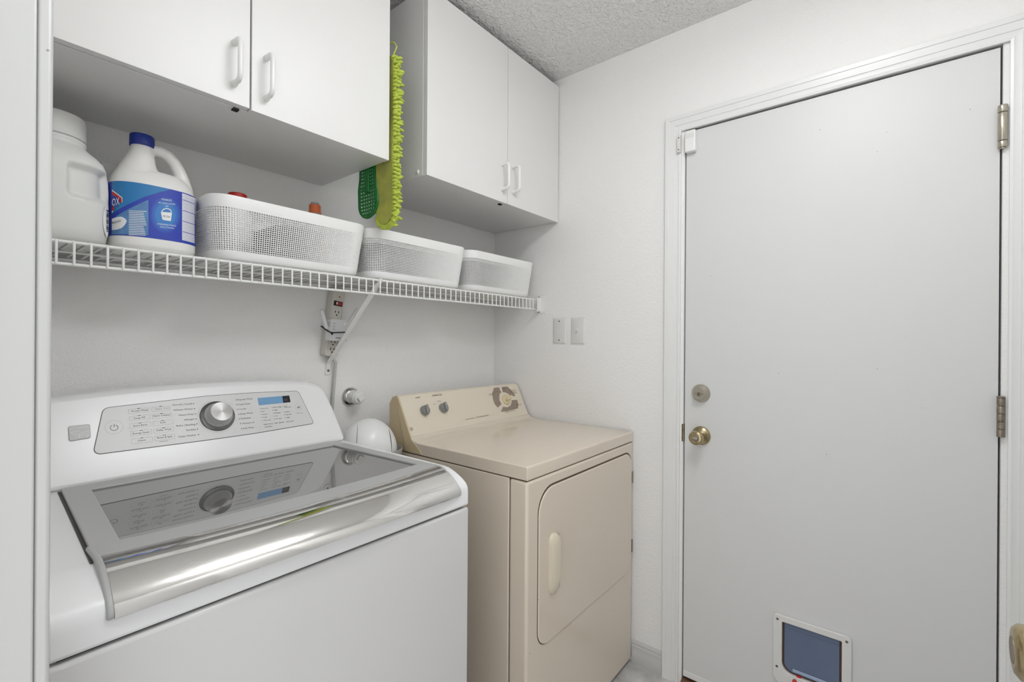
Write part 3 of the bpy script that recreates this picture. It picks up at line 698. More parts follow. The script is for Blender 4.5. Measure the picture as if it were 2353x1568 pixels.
for b in (.032, -.045, -.072, -.098):
    ol = MB()
    fr = [(-.0145, -.0155, -.0155, .0155), (.0145, .0155, -.0155, .0155), (-.0155, .0155, -.0155, -.0147), (-.0155, .0155, .0147, .0155)]
    for a in (-.0065, .0065): ol.obox(pp(a, b+.004, .0342), pe1*.0013, pe3*.004, pyy*.0005)
    ol.lathe(pp(0, b-.007, .034), (0, -1, 0), [(0, .0026), (.0008, .0026)], 10)
    ol.build('outlet', 'dark', ps)
om = MB()
for (a0, a1, b0, b1) in ((-.017, .017, .0475, .0482), (-.017, .017, -.1125, -.1118), (-.0172, -.0166, -.112, .048), (.0166, .0172, -.112, .048)):
    om.obox(pp((a0+a1)/2, (b0+b1)/2, .0342), pe1*((a1-a0)/2), pe3*((b1-b0)/2), pyy*.0003)
om.build('outlet_outline', 'inkl', ps)
# wifi extender plugged in
we = thing('wifi_extender', 'small white wifi extender with two antennas plugged into the power strip', 'extender', (-.885, -.06, 1.27))
e1 = Vector((math.cos(math.radians(3)), 0, -math.sin(math.radians(3)))); e3 = Vector((math.sin(math.radians(3)), 0, math.cos(math.radians(3))))
ec_ = Vector((-.884, -.036, 1.302))
def ep(a, b, d): return ec_+e1*a+e3*b+pyy*d
poly = rrect(-.0305, .0305, -.037, .037, .006, 4)
bd_ = MB().loft([[ep(p.x, p.y, .0) for p in poly], [ep(p.x, p.y, .036) for p in poly]]).build('housing', 'router', we, bevel=.002)
poly = rrect(-.029, .029, -.0355, .0355, .005, 4)
fp = MB().loft([[ep(p.x, p.y, .0361) for p in poly], [ep(p.x, p.y, .0372) for p in poly]]).build('front_cover', 'routerf', bd_)
m = MB()
for b in (.022, .012, .002): m.obox(ep(-.021, b, .0374), e1*.004, e3*.0006, pyy*.0002)
m.obox(ep(-.004, -.026, .0374), e1*.009, e3*.0012, pyy*.0002); m.build('print', 'ink', fp)
MB().obox(ep(.018, .023, .0374), e1*.002, e3*.002, pyy*.0004).build('led', 'white', fp)
vn = MB()
for a in range(5):
    for b in range(3): vn.obox(ep(-.0307, .012-b*.006+.012, .006+a*.005), e1*.0003, e3*.0012, pyy*.0012)
for a in range(7):
    for b in range(4): vn.obox(ep(-.02+a*.0065, .0372, .006+b*.007), e1*.0018, e3*.0003, pyy*.0012)
vn.build('vents', 'inkl', bd_)
# antennas
a0 = ep(-.034, .006, .012); a1 = Vector(at(739, 712, 'y', -.058))
hin = ep(.034, .010, .012); a3 = Vector(at(821, 709, 'y', -.052))
MB().tube([ep(-.030, .004, .012), a0], .0055, 10).tube([a0, a0.lerp(a1, .1), a0.lerp(a1, .97), a1], [.006, .0068, .0062, .004], 12).build('antenna', 'router', we, smooth=50)
MB().tube([ep(.030, .006, .012), hin], .005, 10).tube([hin, hin.lerp(a3, .1), hin.lerp(a3, .97), a3], [.0045, .005, .0045, .003], 12).build('antenna', 'router', we, smooth=50)
tie = MB(); q = [ep(-.044, .012, -.006), ep(-.033, -.004, .018), ep(-.0315, -.010, .038), ep(.0, -.007, .0395), ep(.032, -.004, .038), ep(.034, .0, .01), ep(.034, .0, -.02)]
tie.tube(q, .0023, 6); tie.tube([ep(-.033, -.008, .0385), ep(-.027, -.016, .041)], .0035, 6)
MB.build(tie, 'cable_tie', 'black', we, smooth=60)
# cord
m = MB(); m.tube([pp(.008, -.119, .018), (-.8655, -.018, 1.19), (-.8675, -.012, 1.12), (-.8715, -.010, 1.05), (-.8745, -.010, .98), (-.877, -.012, .88), (-.878, -.02, .75)], .0056, 8)
m.build('cord', 'cord', ps, smooth=60)

# ================================================================== PIPE CAP ON THE WALL
pq = at(806, 912, 'y', -.004)
pi = thing('pipe_cleanout', 'white capped pipe stub with chrome collar on the wall behind the machines', 'pipe cap', (pq.x, 0, pq.z))
MB().lathe((pq.x, -.0005, pq.z), (0, -1, 0), [(0, .0345), (.003, .035), (.007, .033), (.014, .0265), (.016, .024)], 40).build('collar', 'chromer', pi, smooth=50)
MB().lathe((pq.x, -.004, pq.z), (0, -1, 0), [(0, .022), (.042, .022), (.043, .0245), (.050, .0245), (.051, .0235)], 36).build('pipe', 'pvc', pi, smooth=40)
pl_ = MB().lathe((pq.x, -.0545, pq.z), (0, -1, 0), [(0, .0215), (.007, .0215), (.009, .020)], 36).build('plug', 'pvc', pi, smooth=40)
MB().obox((pq.x, -.0675, pq.z), (.0115*math.cos(.6), 0, .0115*math.sin(.6)), (0, .006, 0), (-.0095*math.sin(.6), 0, .0095*math.cos(.6))).build('plug_boss', 'pvc', pl_, bevel=.0015)

# ================================================================== BIN WITH DOME BETWEEN THE MACHINES
bnc = (-.815, -.158)
bi = thing('bin', 'tall grey bin with a white domed lid between washer and dryer', 'bin', (bnc[0], bnc[1], 0))
MB().lathe((bnc[0], bnc[1], 0), (0, 0, 1), [(0, .082), (.005, .085), (.885, .104), (.900, .1055), (.902, .104), (.900, .102), (.86, .100)], 48).build('can', 'bin', bi, smooth=50)
dc = Vector((-.826, -.160, .893)); rg = []
for i in range(25):
    a = -0.35+(math.pi/2+.35)*i/24
    rg.append([dc+Vector((math.cos(a)*.0945*math.cos(2*math.pi*j/64), math.cos(a)*.0945*math.sin(2*math.pi*j/64), math.sin(a)*.110)) for j in range(64)])
dome = MB().loft(rg).build('dome_lid', 'dome', bi, smooth=60)
# two dark curved seams across the dome
def dseam(off, s0, s1, r):
    pts = []
    for i in range(20):
        t = s0+(s1-s0)*i/19; q = Vector((off*1.0+.10*off*math.cos(t*2), -math.cos(t)*math.sqrt(max(.01, 1-off*off)), math.sin(t)*math.sqrt(max(.01, 1-off*off)))).normalized()
        th = math.radians(-30); q = Vector((q.x*math.cos(th)-q.y*math.sin(th), q.x*math.sin(th)+q.y*math.cos(th), q.z))
        pts.append(dc+Vector((q.x*.0945, q.y*.0945, q.z*.110)))
    rr = [r*(.3+.7*math.sin(math.pi*i/19)) for i in range(20)]
    MB().tube(pts, rr, 6).build('seam', 'darkg', dome, smooth=60)
dseam(.70, .08, 1.15, .0016); dseam(-.42, .05, 1.25, .0009)

# ================================================================== WALL PLATES AND DOOR SENSOR
def wplate(name, label, cat, y0, y1, z0, z1):
    poly = rrect(y1, y0, z0, z1, .003, 3); cy, cz = (y0+y1)/2, (z0+z1)/2
    t = thing(name, label, cat, (0, cy, cz))
    MB().loft([[(-.0005, p.x, p.y) for p in poly], [(-.003, p.x, p.y) for p in poly], [(-.006, cy+(p.x-cy)*.86, cz+(p.y-cz)*.92) for p in poly]]).build('plate', 'plate', t, smooth=25)
    return t
t = wplate('blank_plate', 'white blank wall plate with two dark screw holes, next to the corner', 'wall plate', -.3555, -.4235, 1.2595, 1.3745)
for z in (1.275, 1.359): MB().lathe((-.0058, -.389, z), (-1, 0, 0), [(0, .0028), (.0008, .0028)], 12).build('screw_hole', 'dark', t)
t = wplate('light_switch', 'white toggle light switch plate nearer the door casing', 'light switch', -.4495, -.5175, 1.2585, 1.3735)
MB().box(-.0068, -.0055, -.4885, -.4785, 1.304, 1.329).build('switch_slot', 'plate', t)
MB().obox((-.011, -.4835, 1.319), (.0065, 0, .003), (0, .0035, 0), (-.002, 0, .0045)).build('toggle', 'plate', t, bevel=.001)
for z in (1.286, 1.346): MB().lathe((-.0058, -.4835, z), (-1, 0, 0), [(0, .003), (.0008, .0026)], 12).build('screw', 'plate', t, smooth=30)
ds = thing('door_sensor', 'white alarm contact sensor on the upper corner of the door', 'sensor', (.0, -.96, 1.98))
MB().box(-.0205, .0032, -.9795, -.9415, 1.968, 2.046).build('housing', 'handle', ds, bevel=.004)
m = MB()
for k in range(4): m.box(-.0212, -.0203, -.975, -.945, 2.018+k*.0045, 2.0195+k*.0045)
m.build('ridges', 'plate', ds)
mg = thing('sensor_magnet', 'small screwed white magnet strip on the door casing', 'sensor', (-.015, -.92, 2.0))
MB().box(-.0215, -.0105, -.9265, -.914, 1.974, 2.038).build('housing', 'plate', mg, bevel=.0015)
for z in (1.984, 2.028): MB().lathe((-.0215, -.920, z), (-1, 0, 0), [(0, .0026), (.0008, .0022)], 12).build('screw', 'hinge', mg)

# ================================================================== WASHING MACHINE
WX0, WX1 = -1.6685, -.93; WC = (WX0+WX1)/2; YB_ = -.035; YFW = -.735; DK = .951
wm = thing('washing_machine', 'white top-load washing machine with smoked glass lid and chrome front', 'washing machine', (WC, -.4, 0))
MB().box(WX0, WX1, YFW, YB_, .02, .8635).build('cabinet', 'wash', wm, bevel=.006)
MB().box(WX0+.012, WX1-.012, YFW+.012, YB_-.01, .861, .872).build('seam_gap', 'dark', wm)
for (x, y) in ((WX0+.05, YFW+.05), (WX1-.05, YFW+.05), (WX0+.05, YB_-.05), (WX1-.05, YB_-.05)):
    MB().lathe((x, y, 0), (0, 0, 1), [(0, .022), (.012, .022), (.021, .012)], 16).build('foot', 'black', wm, smooth=40)
dp = [(YB_, .868), (YFW, .868), (YFW, .900), (-.7335, .913), (-.727, .922), (-.716, .930), (-.700, .938), (-.684, .9445), (-.668, .9492), (-.65, .951), (YB_, .951)]
deck = MB().prism([(WX0, y, z) for y, z in dp], (WX1-WX0, 0, 0)).build('deck', 'washp', wm, bevel=.006)
# console
TT = .53
def cz(x):
    a = abs(x-WC)/.3335; return 1.149-.017*a**2.2
outl = []
hb = (WX1-WX0)/2
right = [(hb-.001, DK), (hb-.006, .995), (hb-.014, 1.045), (hb-.0225, 1.085)]
cor = [(hb-.030, 1.108), (hb-.041, 1.122), (hb-.056, 1.1285)]
top = [(x, cz(WC+x)) for x in (.29, .24, .18, .12, .06, 0)]
half = right+cor+top
outl = half+[(-x, z) for x, z in reversed(half[:-1])]
fy = lambda z: -.1965+(z-DK)*TT
front = [(WC+x, fy(z), z) for x, z in outl]; back = [(WC+x, YB_+.003, z) for x, z in outl]
con = MB().loft([front, back]).build('console', 'washp', wm, bevel=.012, seg=4)
PN = Vector((0, -1, TT)).normalized(); PU = Vector((0, TT, 1)).normalized(); P0 = Vector((0, fy(1.05), 1.05))
def pw(px, py, lift=0): return onplane(px, py, P0, PN)+PN*lift
def pc2(p): return (p.x, (p-P0).dot(PU))
def pc3(q, lift): return Vector((q[0], P0.y, P0.z))+PU*q[1]+PN*lift
corners = [pc2(pw(*p)) for p in ((236, 938), (470, 910.5), (580, 902.5), (685, 898.5), (722, 974), (580, 998), (470, 1013.5), (212, 1047))]
po = fillet(corners, [.016, 0, 0, .012, .007, 0, 0, .012], 6)
cxm = sum(p[0] for p in po)/len(po); czm = sum(p[1] for p in po)/len(po)
def shrink(pts, d):
    out = []
    for i, p in enumerate(pts):
        a = Vector(pts[i-1]); b = Vector(pts[(i+1) % len(pts)]); t = (b-a).normalized(); n = Vector((-t.y, t.x))
        if n.dot(Vector((cxm, czm))-Vector(p)) < 0: n = -n
        out.append(Vector(p)+n*d)
    return out
MB().loft([[pc3(p, -.001) for p in po], [pc3(p, .0006) for p in po]]).build('panel_border', 'ink', con)
pi2 = shrink(po, .0014)
pan = MB().loft([[pc3(p, -.001) for p in pi2], [pc3(p, .0011) for p in pi2]]).build('control_panel', 'panel', con)
ink = MB(); inkl = MB(); LF = .0014
def wt(s, p0, p1, mb=None, hs=1.0): text_on(mb or ink, s, pw(*p0), pw(*p1), PU, PN*LF, hs)
def dot(px, py, r=.0013, mb=None):
    c = pw(px, py, LF); (mb or ink).add([c+Vector((1, 0, 0))*(r*math.cos(2*math.pi*j/10))+PU*(r*math.sin(2*math.pi*j/10)) for j in range(10)], [tuple(range(10))])
def bar(p0, p1, w, mb): 
    a, b = pw(*p0, LF), pw(*p1, LF); n = (b-a).normalized().cross(PN)*(w/2); mb.add([a-n, a+n, b+n, b-n], [(0, 1, 2, 3)])
def circ(px, py, r, w, mb, a0=0, a1=2*math.pi):
    c = pw(px, py, LF); n = 40; X = Vector((1, 0, 0)); o = []
    for j in range(n+1):
        a = a0+(a1-a0)*j/n; d = X*math.cos(a)+PU*math.sin(a); o.append([c+d*(r-w/2), c+d*(r+w/2)])
    mb.loft(o, caps=False, closed=False)
for s, a, b in (('Accela Wash', (301, 948), (340, 944.6)), ('Deep Fill', (307.7, 964.6), (333, 961.4)), ('Extra Rinse', (306.5, 981.8), (338.3, 978)), ('Energy Saver', (305, 999.6), (344, 995)), ('Chime', (316.7, 1015.6), (335, 1013.4)),
                ('Fabric Softener', (352.4, 958.9), (391.9, 955.4)), ('Soak', (367.7, 974.2), (381, 972.6)), ('Delay Wash', (359.4, 992), (393.8, 988.6)), ('Rinse & Spin', (361.3, 1009.2), (395.7, 1005.2)), ('Control Lock', (366.4, 1016.9), (386, 1014.4)),
                ('Normal | Casual', (397, 933.4), (441, 930)), ('Whitest Whites', (398.3, 945.5), (442.9, 941.8)), ('Heavy Duty', (411, 957), (444.2, 953.8)), ('Allergen', (423.1, 967.8), (446.7, 965.2)), ('Bulky | Bedding', (405.9, 981.5), (448.6, 977.6)), ('Sanitize', (427.9, 991.4), (449.9, 989.2)), ('Clean Washer', (409.7, 1006.7), (451.2, 1002)),
                ('Express Wash', (545.6, 921.4), (580, 918.6)), ('Cold Clean', (547.9, 932.3), (575, 929.7)), ('Towels', (550.1, 943.1), (565.4, 941.4)), ('Deep Wash', (551.6, 954), (580.7, 951)), ('Delicates', (553.9, 964.8), (576.2, 962.2)), ('Waterproof', (556.5, 975.9), (584.5, 972.6)), ('Kids Wear', (558.4, 987.1), (583.9, 984.2)),
                ('Wash Temp', (605, 977.9), (627.3, 975.2)), ('Spin Speed', (631, 974.6), (652, 972)), ('Soil Level', (658, 971.2), (674.5, 969.3))):
    wt(s, a, b)
wt('Steam Treat', (356.2, 943), (388.7, 939.7), inkl)
for px, py in ((444.5, 928.6), (446.5, 940.2), (448.4, 951.7), (450.2, 963.6), (452, 975), (453.7, 986.9), (455.7, 999.3), (542, 920.2), (544.1, 931), (546.1, 941.8), (548.2, 952.8), (550.1, 963.5), (552.4, 974.5), (554.6, 986.1)): dot(px, py)
for px, py in ((318, 939.3), (319.6, 956), (321.5, 972.9), (323.7, 990), (325.6, 1007.3), (369, 934.6), (371.2, 951), (373.4, 967.4), (375.3, 984), (377.5, 1001)): bar((px-3.5, py+.4), (px+3.5, py-.4), .0012, ink)
Z1 = lambda x, y: (200+x/7.843, 890+y/7.843); Z2 = lambda x, y: (450+x/7.843, 880+y/7.843)
for q in (((740, 412), (1110, 378), (1112, 450), (748, 485)), ((755, 542), (1128, 500), (1132, 572), (764, 614)), ((765, 670), (1143, 630), (1147, 705), (772, 750)), ((780, 802), (1158, 763), (1164, 845), (788, 890)), ((795, 942), (1174, 898), (1181, 984), (802, 1030)),
          ((1160, 375), (1490, 345), (1500, 415), (1170, 445)), ((1172, 500), (1515, 470), (1522, 540), (1180, 575)), ((1185, 628), (1538, 592), (1545, 665), (1192, 705)), ((1200, 760), (1552, 718), (1560, 795), (1208, 838)), ((1215, 892), (1570, 848), (1578, 930), (1224, 974))):
    for i in range(4): bar(Z1(*q[i]), Z1(*q[(i+1) % 4]), .0004, inkl)
for s, x, y, ln in (('Extra Hot', 1155, 470, 120), ('Hot', 1163, 523, 50), ('Warm', 1176, 577, 85), ('Cold', 1187, 630, 65), ('Tap Cold', 1198, 684, 122), ('Extra High', 1372, 450, 140), ('High', 1381, 500, 62), ('Medium', 1392, 552, 110), ('Low', 1404, 603, 50), ('No Spin', 1415, 656, 108), ('Add', 1563, 428, 52), ('Heavy', 1586, 530, 80), ('Normal', 1597, 580, 96), ('Light', 1608, 632, 62)):
    dot(*Z2(x, y), .0010); wt(s, Z2(x+26, y+8), Z2(x+26+ln, y+8-ln*.09))
wt('Garments', Z2(1590, 458), Z2(1715, 444)); wt('Cold Rinse', Z2(1235, 810), Z2(1380, 795)); wt('Hold to Start', Z2(1820, 560), Z2(1930, 549))
circ(262.1, 982.7, .0165, .0004, inkl); circ(262.1, 983.6, .0068, .0010, ink, math.radians(120), math.radians(420)); bar((262.1, 976), (262.1, 982.5), .0011, ink)
circ(*Z2(1845, 445), .0105, .0004, inkl)
a_, b_, c_ = pw(*Z2(1828, 425), LF), pw(*Z2(1828, 470), LF), pw(*Z2(1848, 447), LF); ink.add([a_, b_, c_], [(0, 1, 2)])
bar(Z2(1856, 425), Z2(1856, 466), .001, ink); bar(Z2(1870, 424), Z2(1870, 464), .001, ink)
circ(*Z2(385, 608), .0455, .0004, inkl, math.radians(100), math.radians(300))
ink.build('lettering', 'ink', pan); inkl.build('fine_outlines', 'inkl', pan)
dsp = [pw(*p, .0013) for p in ((591.5, 915.7), (664.2, 909.6), (667.4, 924.9), (594.7, 932.3))]
scr = MB().add(dsp, [(0, 1, 2, 3)]).build('display', 'lcdd', pan)
dsl = [pw(*p, .0016) for p in ((591.5, 915.7), (648, 911), (650.5, 926.7), (594.7, 932.3))]
MB().add(dsl, [(0, 1, 2, 3)]).build('painted_reflection', 'lcd', scr)  # bluish reflection painted as a flat patch over the display's left part
m = MB(); text_on(m, '88', pw(*Z2(1590, 340)), pw(*Z2(1655, 334)), PU, PN*.0018, 1.1); m.build('digits', 'ink', scr)
# selector knob
kb = pw(499.5, 957)
kn = MB().lathe(kb+PN*.0005, PN, [(0, .0415), (.003, .0415), (.005, .039)], 56).build('selector_base', 'silverd', con, smooth=40)
MB().lathe(kb+PN*.0055, PN, [(0, .0335), (.006, .0335), (.009, .030), (.012, .0285), (.026, .0275), (.0285, .026)], 56).build('selector_knob', 'silver', con, smooth=35)
kcap = MB().lathe((0, 0, 0), (0, 0, 1), [(0, .0255), (.0006, .0255)], 56).build('selector_cap', 'knobtop', None, smooth=35)
kcap.parent = con; kcap.location = kb+PN*.0345-Vector(ORG[con.name]); kcap.rotation_euler = PN.to_track_quat('Z', 'Y').to_euler()
# badge
bq = [pc2(pw(*p)) for p in ((156, 981), (206.5, 975.5), (208.5, 1007), (158.5, 1015.5))]
bpoly = fillet(bq, .004, 5); bcx = sum(p[0] for p in bpoly)/len(bpoly); bcz = sum(p[1] for p in bpoly)/len(bpoly)
badge = MB().loft([[pc3(p, -.001) for p in bpoly], [pc3(p, .0016) for p in bpoly], [pc3((bcx+(p[0]-bcx)*.95, bcz+(p[1]-bcz)*.93), .0024) for p in bpoly]]).build('badge', 'silver', con, smooth=25)
m = MB(); text_on(m, 'Kenmore', pw(161, 990), pw(202, 985), PU, PN*.0028, .9); 
for i, c in enumerate('ELITE'): text_on(m, c, pw(163.5+i*8.6, 1009.5-i*1.15), pw(167+i*8.6, 1009-i*1.15), PU, PN*.0028, 1.1 if c != 'I' else .35)
for off in (0, 2.2):
    for i in range(12):
        x0, x1 = 160+i*3.7, 160+(i+1)*3.7; g = lambda x: 997+off-(x-160)*.09-3.2*math.sin((x-160)/45*math.pi*(1.6+off*.15)+off)
        a, b = pw(x0, g(x0), .0027), pw(x1, g(x1), .0027); n = PU*.0006; m.add([a-n, a+n, b+n, b-n], [(0, 1, 2, 3)])
m.build('badge_print', 'panel', badge)
# lid: outline bows forwards at the front
LXC = -1.2865
def bow(x): return max(0, 1-((x-LXC)/.33)**2)
def lidsec(x, dy=0):    # profile of the chrome front at x (y, z)
    b = bow(x)*.026
    return [(-.652-b*.9, .9585), (-.668-b, .9575), (-.682-b, .9535), (-.696-b, .9465), (-.709-b, .9385), (-.722-b*.97, .9285), (-.733-b*.9, .918), (-.7395-b*.8, .908), (-.7395-b*.7, .900+b*.25), (-.733-b*.6, .8955+b*.35), (-.722-b*.4, .8955+b*.35)]
xsL = [-1.603+i*(.637/28) for i in range(29)]
MB().loft([[(x, y, z) for y, z in lidsec(x)]+[(x, -.64, .93)] for x in xsL]).build('lid_front_trim', 'chrome', wm, smooth=50)
# end cheeks of the lid front, silver plastic
for xa, xb in ((-1.611, -1.6025), (-.9665, -.960)):
    MB().loft([[(x, y, z+.0012) for y, z in lidsec(x)]+[(x, -.60, .925), (x, -.60, .9585)] for x in (xa, xb)]).build('lid_cheek', 'silver', wm, bevel=.003)
# grey lid frame with the window opening
LO = fillet([(-1.588, -.205), (-.974, -.205), (-.961, -.655), (-1.610, -.655)], [.018, .018, .0, .0], 6)
def frontbow(p): return Vector((p[0], p[1] if p[1] > -.64 else p[1]-bow(p[0])*.0234))
LI = [(-1.548, -.250), (-1.008, -.250), (-.988, -.607), (-1.572, -.607)]
def dens(poly, n):
    L = [0]; P = [Vector(p) for p in poly]
    for i in range(len(P)): L.append(L[-1]+(P[(i+1) % len(P)]-P[i]).length)
    return P, L
lo_, li_ = [], []
# sample both outlines by matching sides: back, right, front, left
A = [Vector(p) for p in ((-1.588, -.205), (-.974, -.205), (-.961, -.655), (-1.610, -.655))]; B = [Vector(p) for p in LI]
for s_ in range(4):
    for i in range(24):
        t = i/24; p = A[s_].lerp(A[(s_+1) % 4], t); q = B[s_].lerp(B[(s_+1) % 4], t); lo_.append(frontbow(p)); li_.append(Vector((q.x, q.y-(bow(q.x)*.016 if s_ == 2 else 0))))
n = len(lo_); v = []
for pts, z in ((lo_, .9515), (lo_, .9588), (li_, .9588), (li_, .9535)): v += [(p.x, p.y, z) for p in pts]
f = []
for a in range(4):
    b = (a+1) % 4
    for j in range(n): k = (j+1) % n; f.append((a*n+j, a*n+k, b*n+k, b*n+j))
lid = MB().add(v, f).build('lid_frame', 'silver', wm, bevel=.0018)
MB().prism([(p.x, p.y, .9537) for p in [c.lerp(Vector((-1.28, -.43)), -.004) for c in li_]], (0, 0, .0006)).build('lid_glass', 'glass', lid)
MB().prism([(p.x+(-.0045 if p.x < LXC else .003), p.y+(.003 if p.y > -.3 else 0), .9508) for p in lo_], (0, 0, .0020)).build('lid_shadow_gap', 'darkg', wm)  # thin dark sheet standing in for the shadow gap around the lid

# ================================================================== CLOTHES DRYER
GX0, GX1 = -.703, -.009; GYB, GYF = -.105, -.742; ZS = .8745; ZTD = .9145
dr = thing('clothes_dryer', 'almond front-load clothes dryer with sloped console against the corner wall', 'clothes dryer', ((GX0+GX1)/2, -.42, 0))
ysm = at(1169, 1200, 'x', GX0).y
MB().box(GX0+.001, GX1-.001, ysm+.0012, GYB, .012, ZS-.003).build('side_cabinet', 'almond', dr, bevel=.003)
fpn = MB().box(GX0, GX1, GYF, ysm-.0012, .012, ZS-.003).build('front_panel', 'almond', dr, bevel=.008)
MB().box(GX0+.004, GX1-.004, GYF+.006, GYB-.004, ZS-.006, ZS+.004).build('seam_gap', 'brownink', dr)
MB().box(GX0+.006, GX1-.006, ysm-.004, ysm+.004, .02, ZS-.004).build('seam_gap', 'brownink', dr)
MB().box(GX0+.02, GX1-.02, GYF+.03, GYB-.02, 0, .014).build('plinth', 'dark', dr)
tp = [(GYF, ZS), (GYF, ZTD-.004), (GYF+.004, ZTD), (-.285, ZTD), (-.262, .9155), (-.247, .9185), (-.236, .924), (-.2305, .930), (-.215, .93), (-.215, ZS)]
MB().prism([(GX0, y, z) for y, z in tp], (GX1-GX0, 0, 0)).build('top_panel', 'almond', dr, bevel=.005)
# console: wedge body, face and end cap
DT = .5; dfy = lambda z: -.2275+(z-.925)*DT
cp = [(GYB, ZS+.001), (-.226, ZS+.001), (-.2235, .926), (dfy(1.062)+.004, 1.062), (dfy(1.071)+.006, 1.069), (-.140, 1.0695), (-.122, 1.064), (GYB, 1.04)]
dcn = MB().prism([(GX0+.004, y, z) for y, z in cp], (GX1-GX0-.008, 0, 0)).build('console', 'almondp', dr, bevel=.003)
MB().prism([(GX0+.0025, y, z) for y, z in cp[:-3]+[(-.140, 1.066), (-.122, 1.062), (GYB, 1.038)]], (.002, 0, 0)).build('console_side', 'tan', dcn)
ecp = [(-.128, .878), (-.272, .878), (-.255, .905), (-.238, .925), (-.165, 1.058), (-.150, 1.067), (-.128, 1.06)]
MB().prism([(GX0-.0015, y, z) for y, z in [(-.205, .878), (-.290, .878), (-.276, .896), (-.243, .916), (-.234, .925), (dfy(1.05)-.001, 1.05), (dfy(1.064), 1.064), (dfy(1.064)+.012, 1.064)]], (.0065, 0, 0)).build('end_cap', 'tan', dcn, bevel=.001)
DN = Vector((0, -1, DT)).normalized(); DU = Vector((0, DT, 1)).normalized(); Q0 = Vector((0, dfy(1.0), 1.0))
def dw(px, py, lift=0): return onplane(px, py, Q0, DN)+DN*lift
d2_ = lambda p: (p.x, (p-Q0).dot(DU))
def d3(q, lift): return Vector((q[0], Q0.y, Q0.z))+DU*q[1]+DN*lift
blo, bhi = (.927-1.0)/DU.z, (1.067-1.0)/DU.z
fpoly = fillet([(GX0+.001, blo), (GX1-.001, blo), (GX1-.001, bhi), (GX0+.001, bhi)], [.002, .002, .012, .012], 5)
fce = MB().loft([[d3(p, -.004) for p in fpoly], [d3(p, .0) for p in fpoly]]).build('console_face', 'almondp', dcn, bevel=.0025)
MB().add([d3(p, .0004) for p in ((GX0+.002, blo-.0022), (GX1-.002, blo-.0022), (GX1-.002, blo+.0004), (GX0+.002, blo+.0004))], [(0, 1, 2, 3)]).build('seam_line', 'brownink', dcn)
bi_ = MB(); Z3 = lambda x, y: (900+x/6.92, 860+y/6.92)
def dtx(s, a, b, hs=1.0): text_on(bi_, s, dw(*Z3(*a)), dw(*Z3(*b)), DU, DN*.0008, hs)
dtx('START', (380, 393), (457, 381), 1.1); dtx('TEMPERATURE', (640, 358), (802, 342), 1.2); dtx('LOW', (665, 488), (697, 483)); dtx('MEDIUM', (728, 443), (782, 434)); dtx('HIGH', (848, 462), (878, 456))
dtx('3 Cycle Automatic', (1180, 731), (1318, 705)); dtx('Heavy Duty Large Capacity', (1345, 697), (1540, 662), 1.1)
dtx('AUTOMATIC', (1543, 328), (1640, 312), .8); dtx('COTTONS', (1550, 350), (1628, 335), .8); dtx('TIMED DRY', (1985, 507), (2065, 490)); dtx('AUTOMATIC', (1880, 276), (1965, 260), .8); dtx('PERMANENT', (1885, 297), (1972, 283), .8); dtx('PRESS', (1935, 316), (1985, 306), .8)
dtx('PREFERRED REGULAR SETTING', (1810, 616), (1965, 588)); dtx('MORE', (1648, 292), (1690, 285)); dtx('LESS', (1690, 470), (1718, 465)); dtx('MORE', (1765, 245), (1810, 238))
for i in range(8):
    a = math.radians(-8-i*13); c0 = dw(*Z3(1812, 408)); X = Vector((1, 0, 0)); p = c0+X*(.0215*math.cos(a))+DU*(.0215*math.sin(a)); q = c0+X*(.027*math.cos(a))+DU*(.027*math.sin(a)); nn = (q-p).cross(DN).normalized()*.0004
    bi_.add([p-nn+DN*.001, p+nn+DN*.001, q+nn+DN*.001, q-nn+DN*.001], [(0, 1, 2, 3)])
gc = dw(*Z3(313, 875), .0008)
for r0_, r1_ in ((.0052, .0062),):
    bi_.loft([[gc+Vector((1, 0, 0))*(r*math.cos(2*math.pi*j/32))+DU*(r*math.sin(2*math.pi*j/32)) for r in (r0_, r1_)] for j in range(33)], caps=False, closed=False)
text_on(bi_, 'GE', gc-Vector((.004, 0, 0))-DU*.0022-DN*.0008, gc+Vector((.004, 0, 0))-DU*.0022-DN*.0008, DU, DN*.0008)
tq = MB()
for poly in (((1705, 212), (1625, 220), (1600, 300), (1610, 400), (1640, 480), (1685, 535), (1745, 480), (1715, 420), (1710, 360), (1720, 310), (1745, 295)),
             ((1748, 208), (1835, 198), (1890, 245), (1935, 300), (1970, 350), (1890, 345), (1850, 310), (1800, 290), (1765, 290)),
             ((1995, 410), (2012, 480), (2010, 545), (1920, 572), (1820, 592), (1735, 602), (1770, 520), (1840, 530), (1890, 500), (1910, 440), (1905, 415))):
    tq.add([dw(*Z3(*p), .0005) for p in poly], [tuple(range(len(poly)))])
tq.build('dial_print', 'taupe', fce); bi_.build('lettering', 'brownink', fce)
def grip(c, X, Y, N, r, h, w):   # bar on top of a dial
    pts = []
    for j in range(24):
        a = 2*math.pi*j/24; pts.append((math.cos(a)*w, math.sin(a)*r))
    return [[c+X*a+Y*b+N*q for a, b in pts] for q in (0, h)]+[[c+X*a*.6+Y*b*.93+N*(h*1.12) for a, b in pts]]
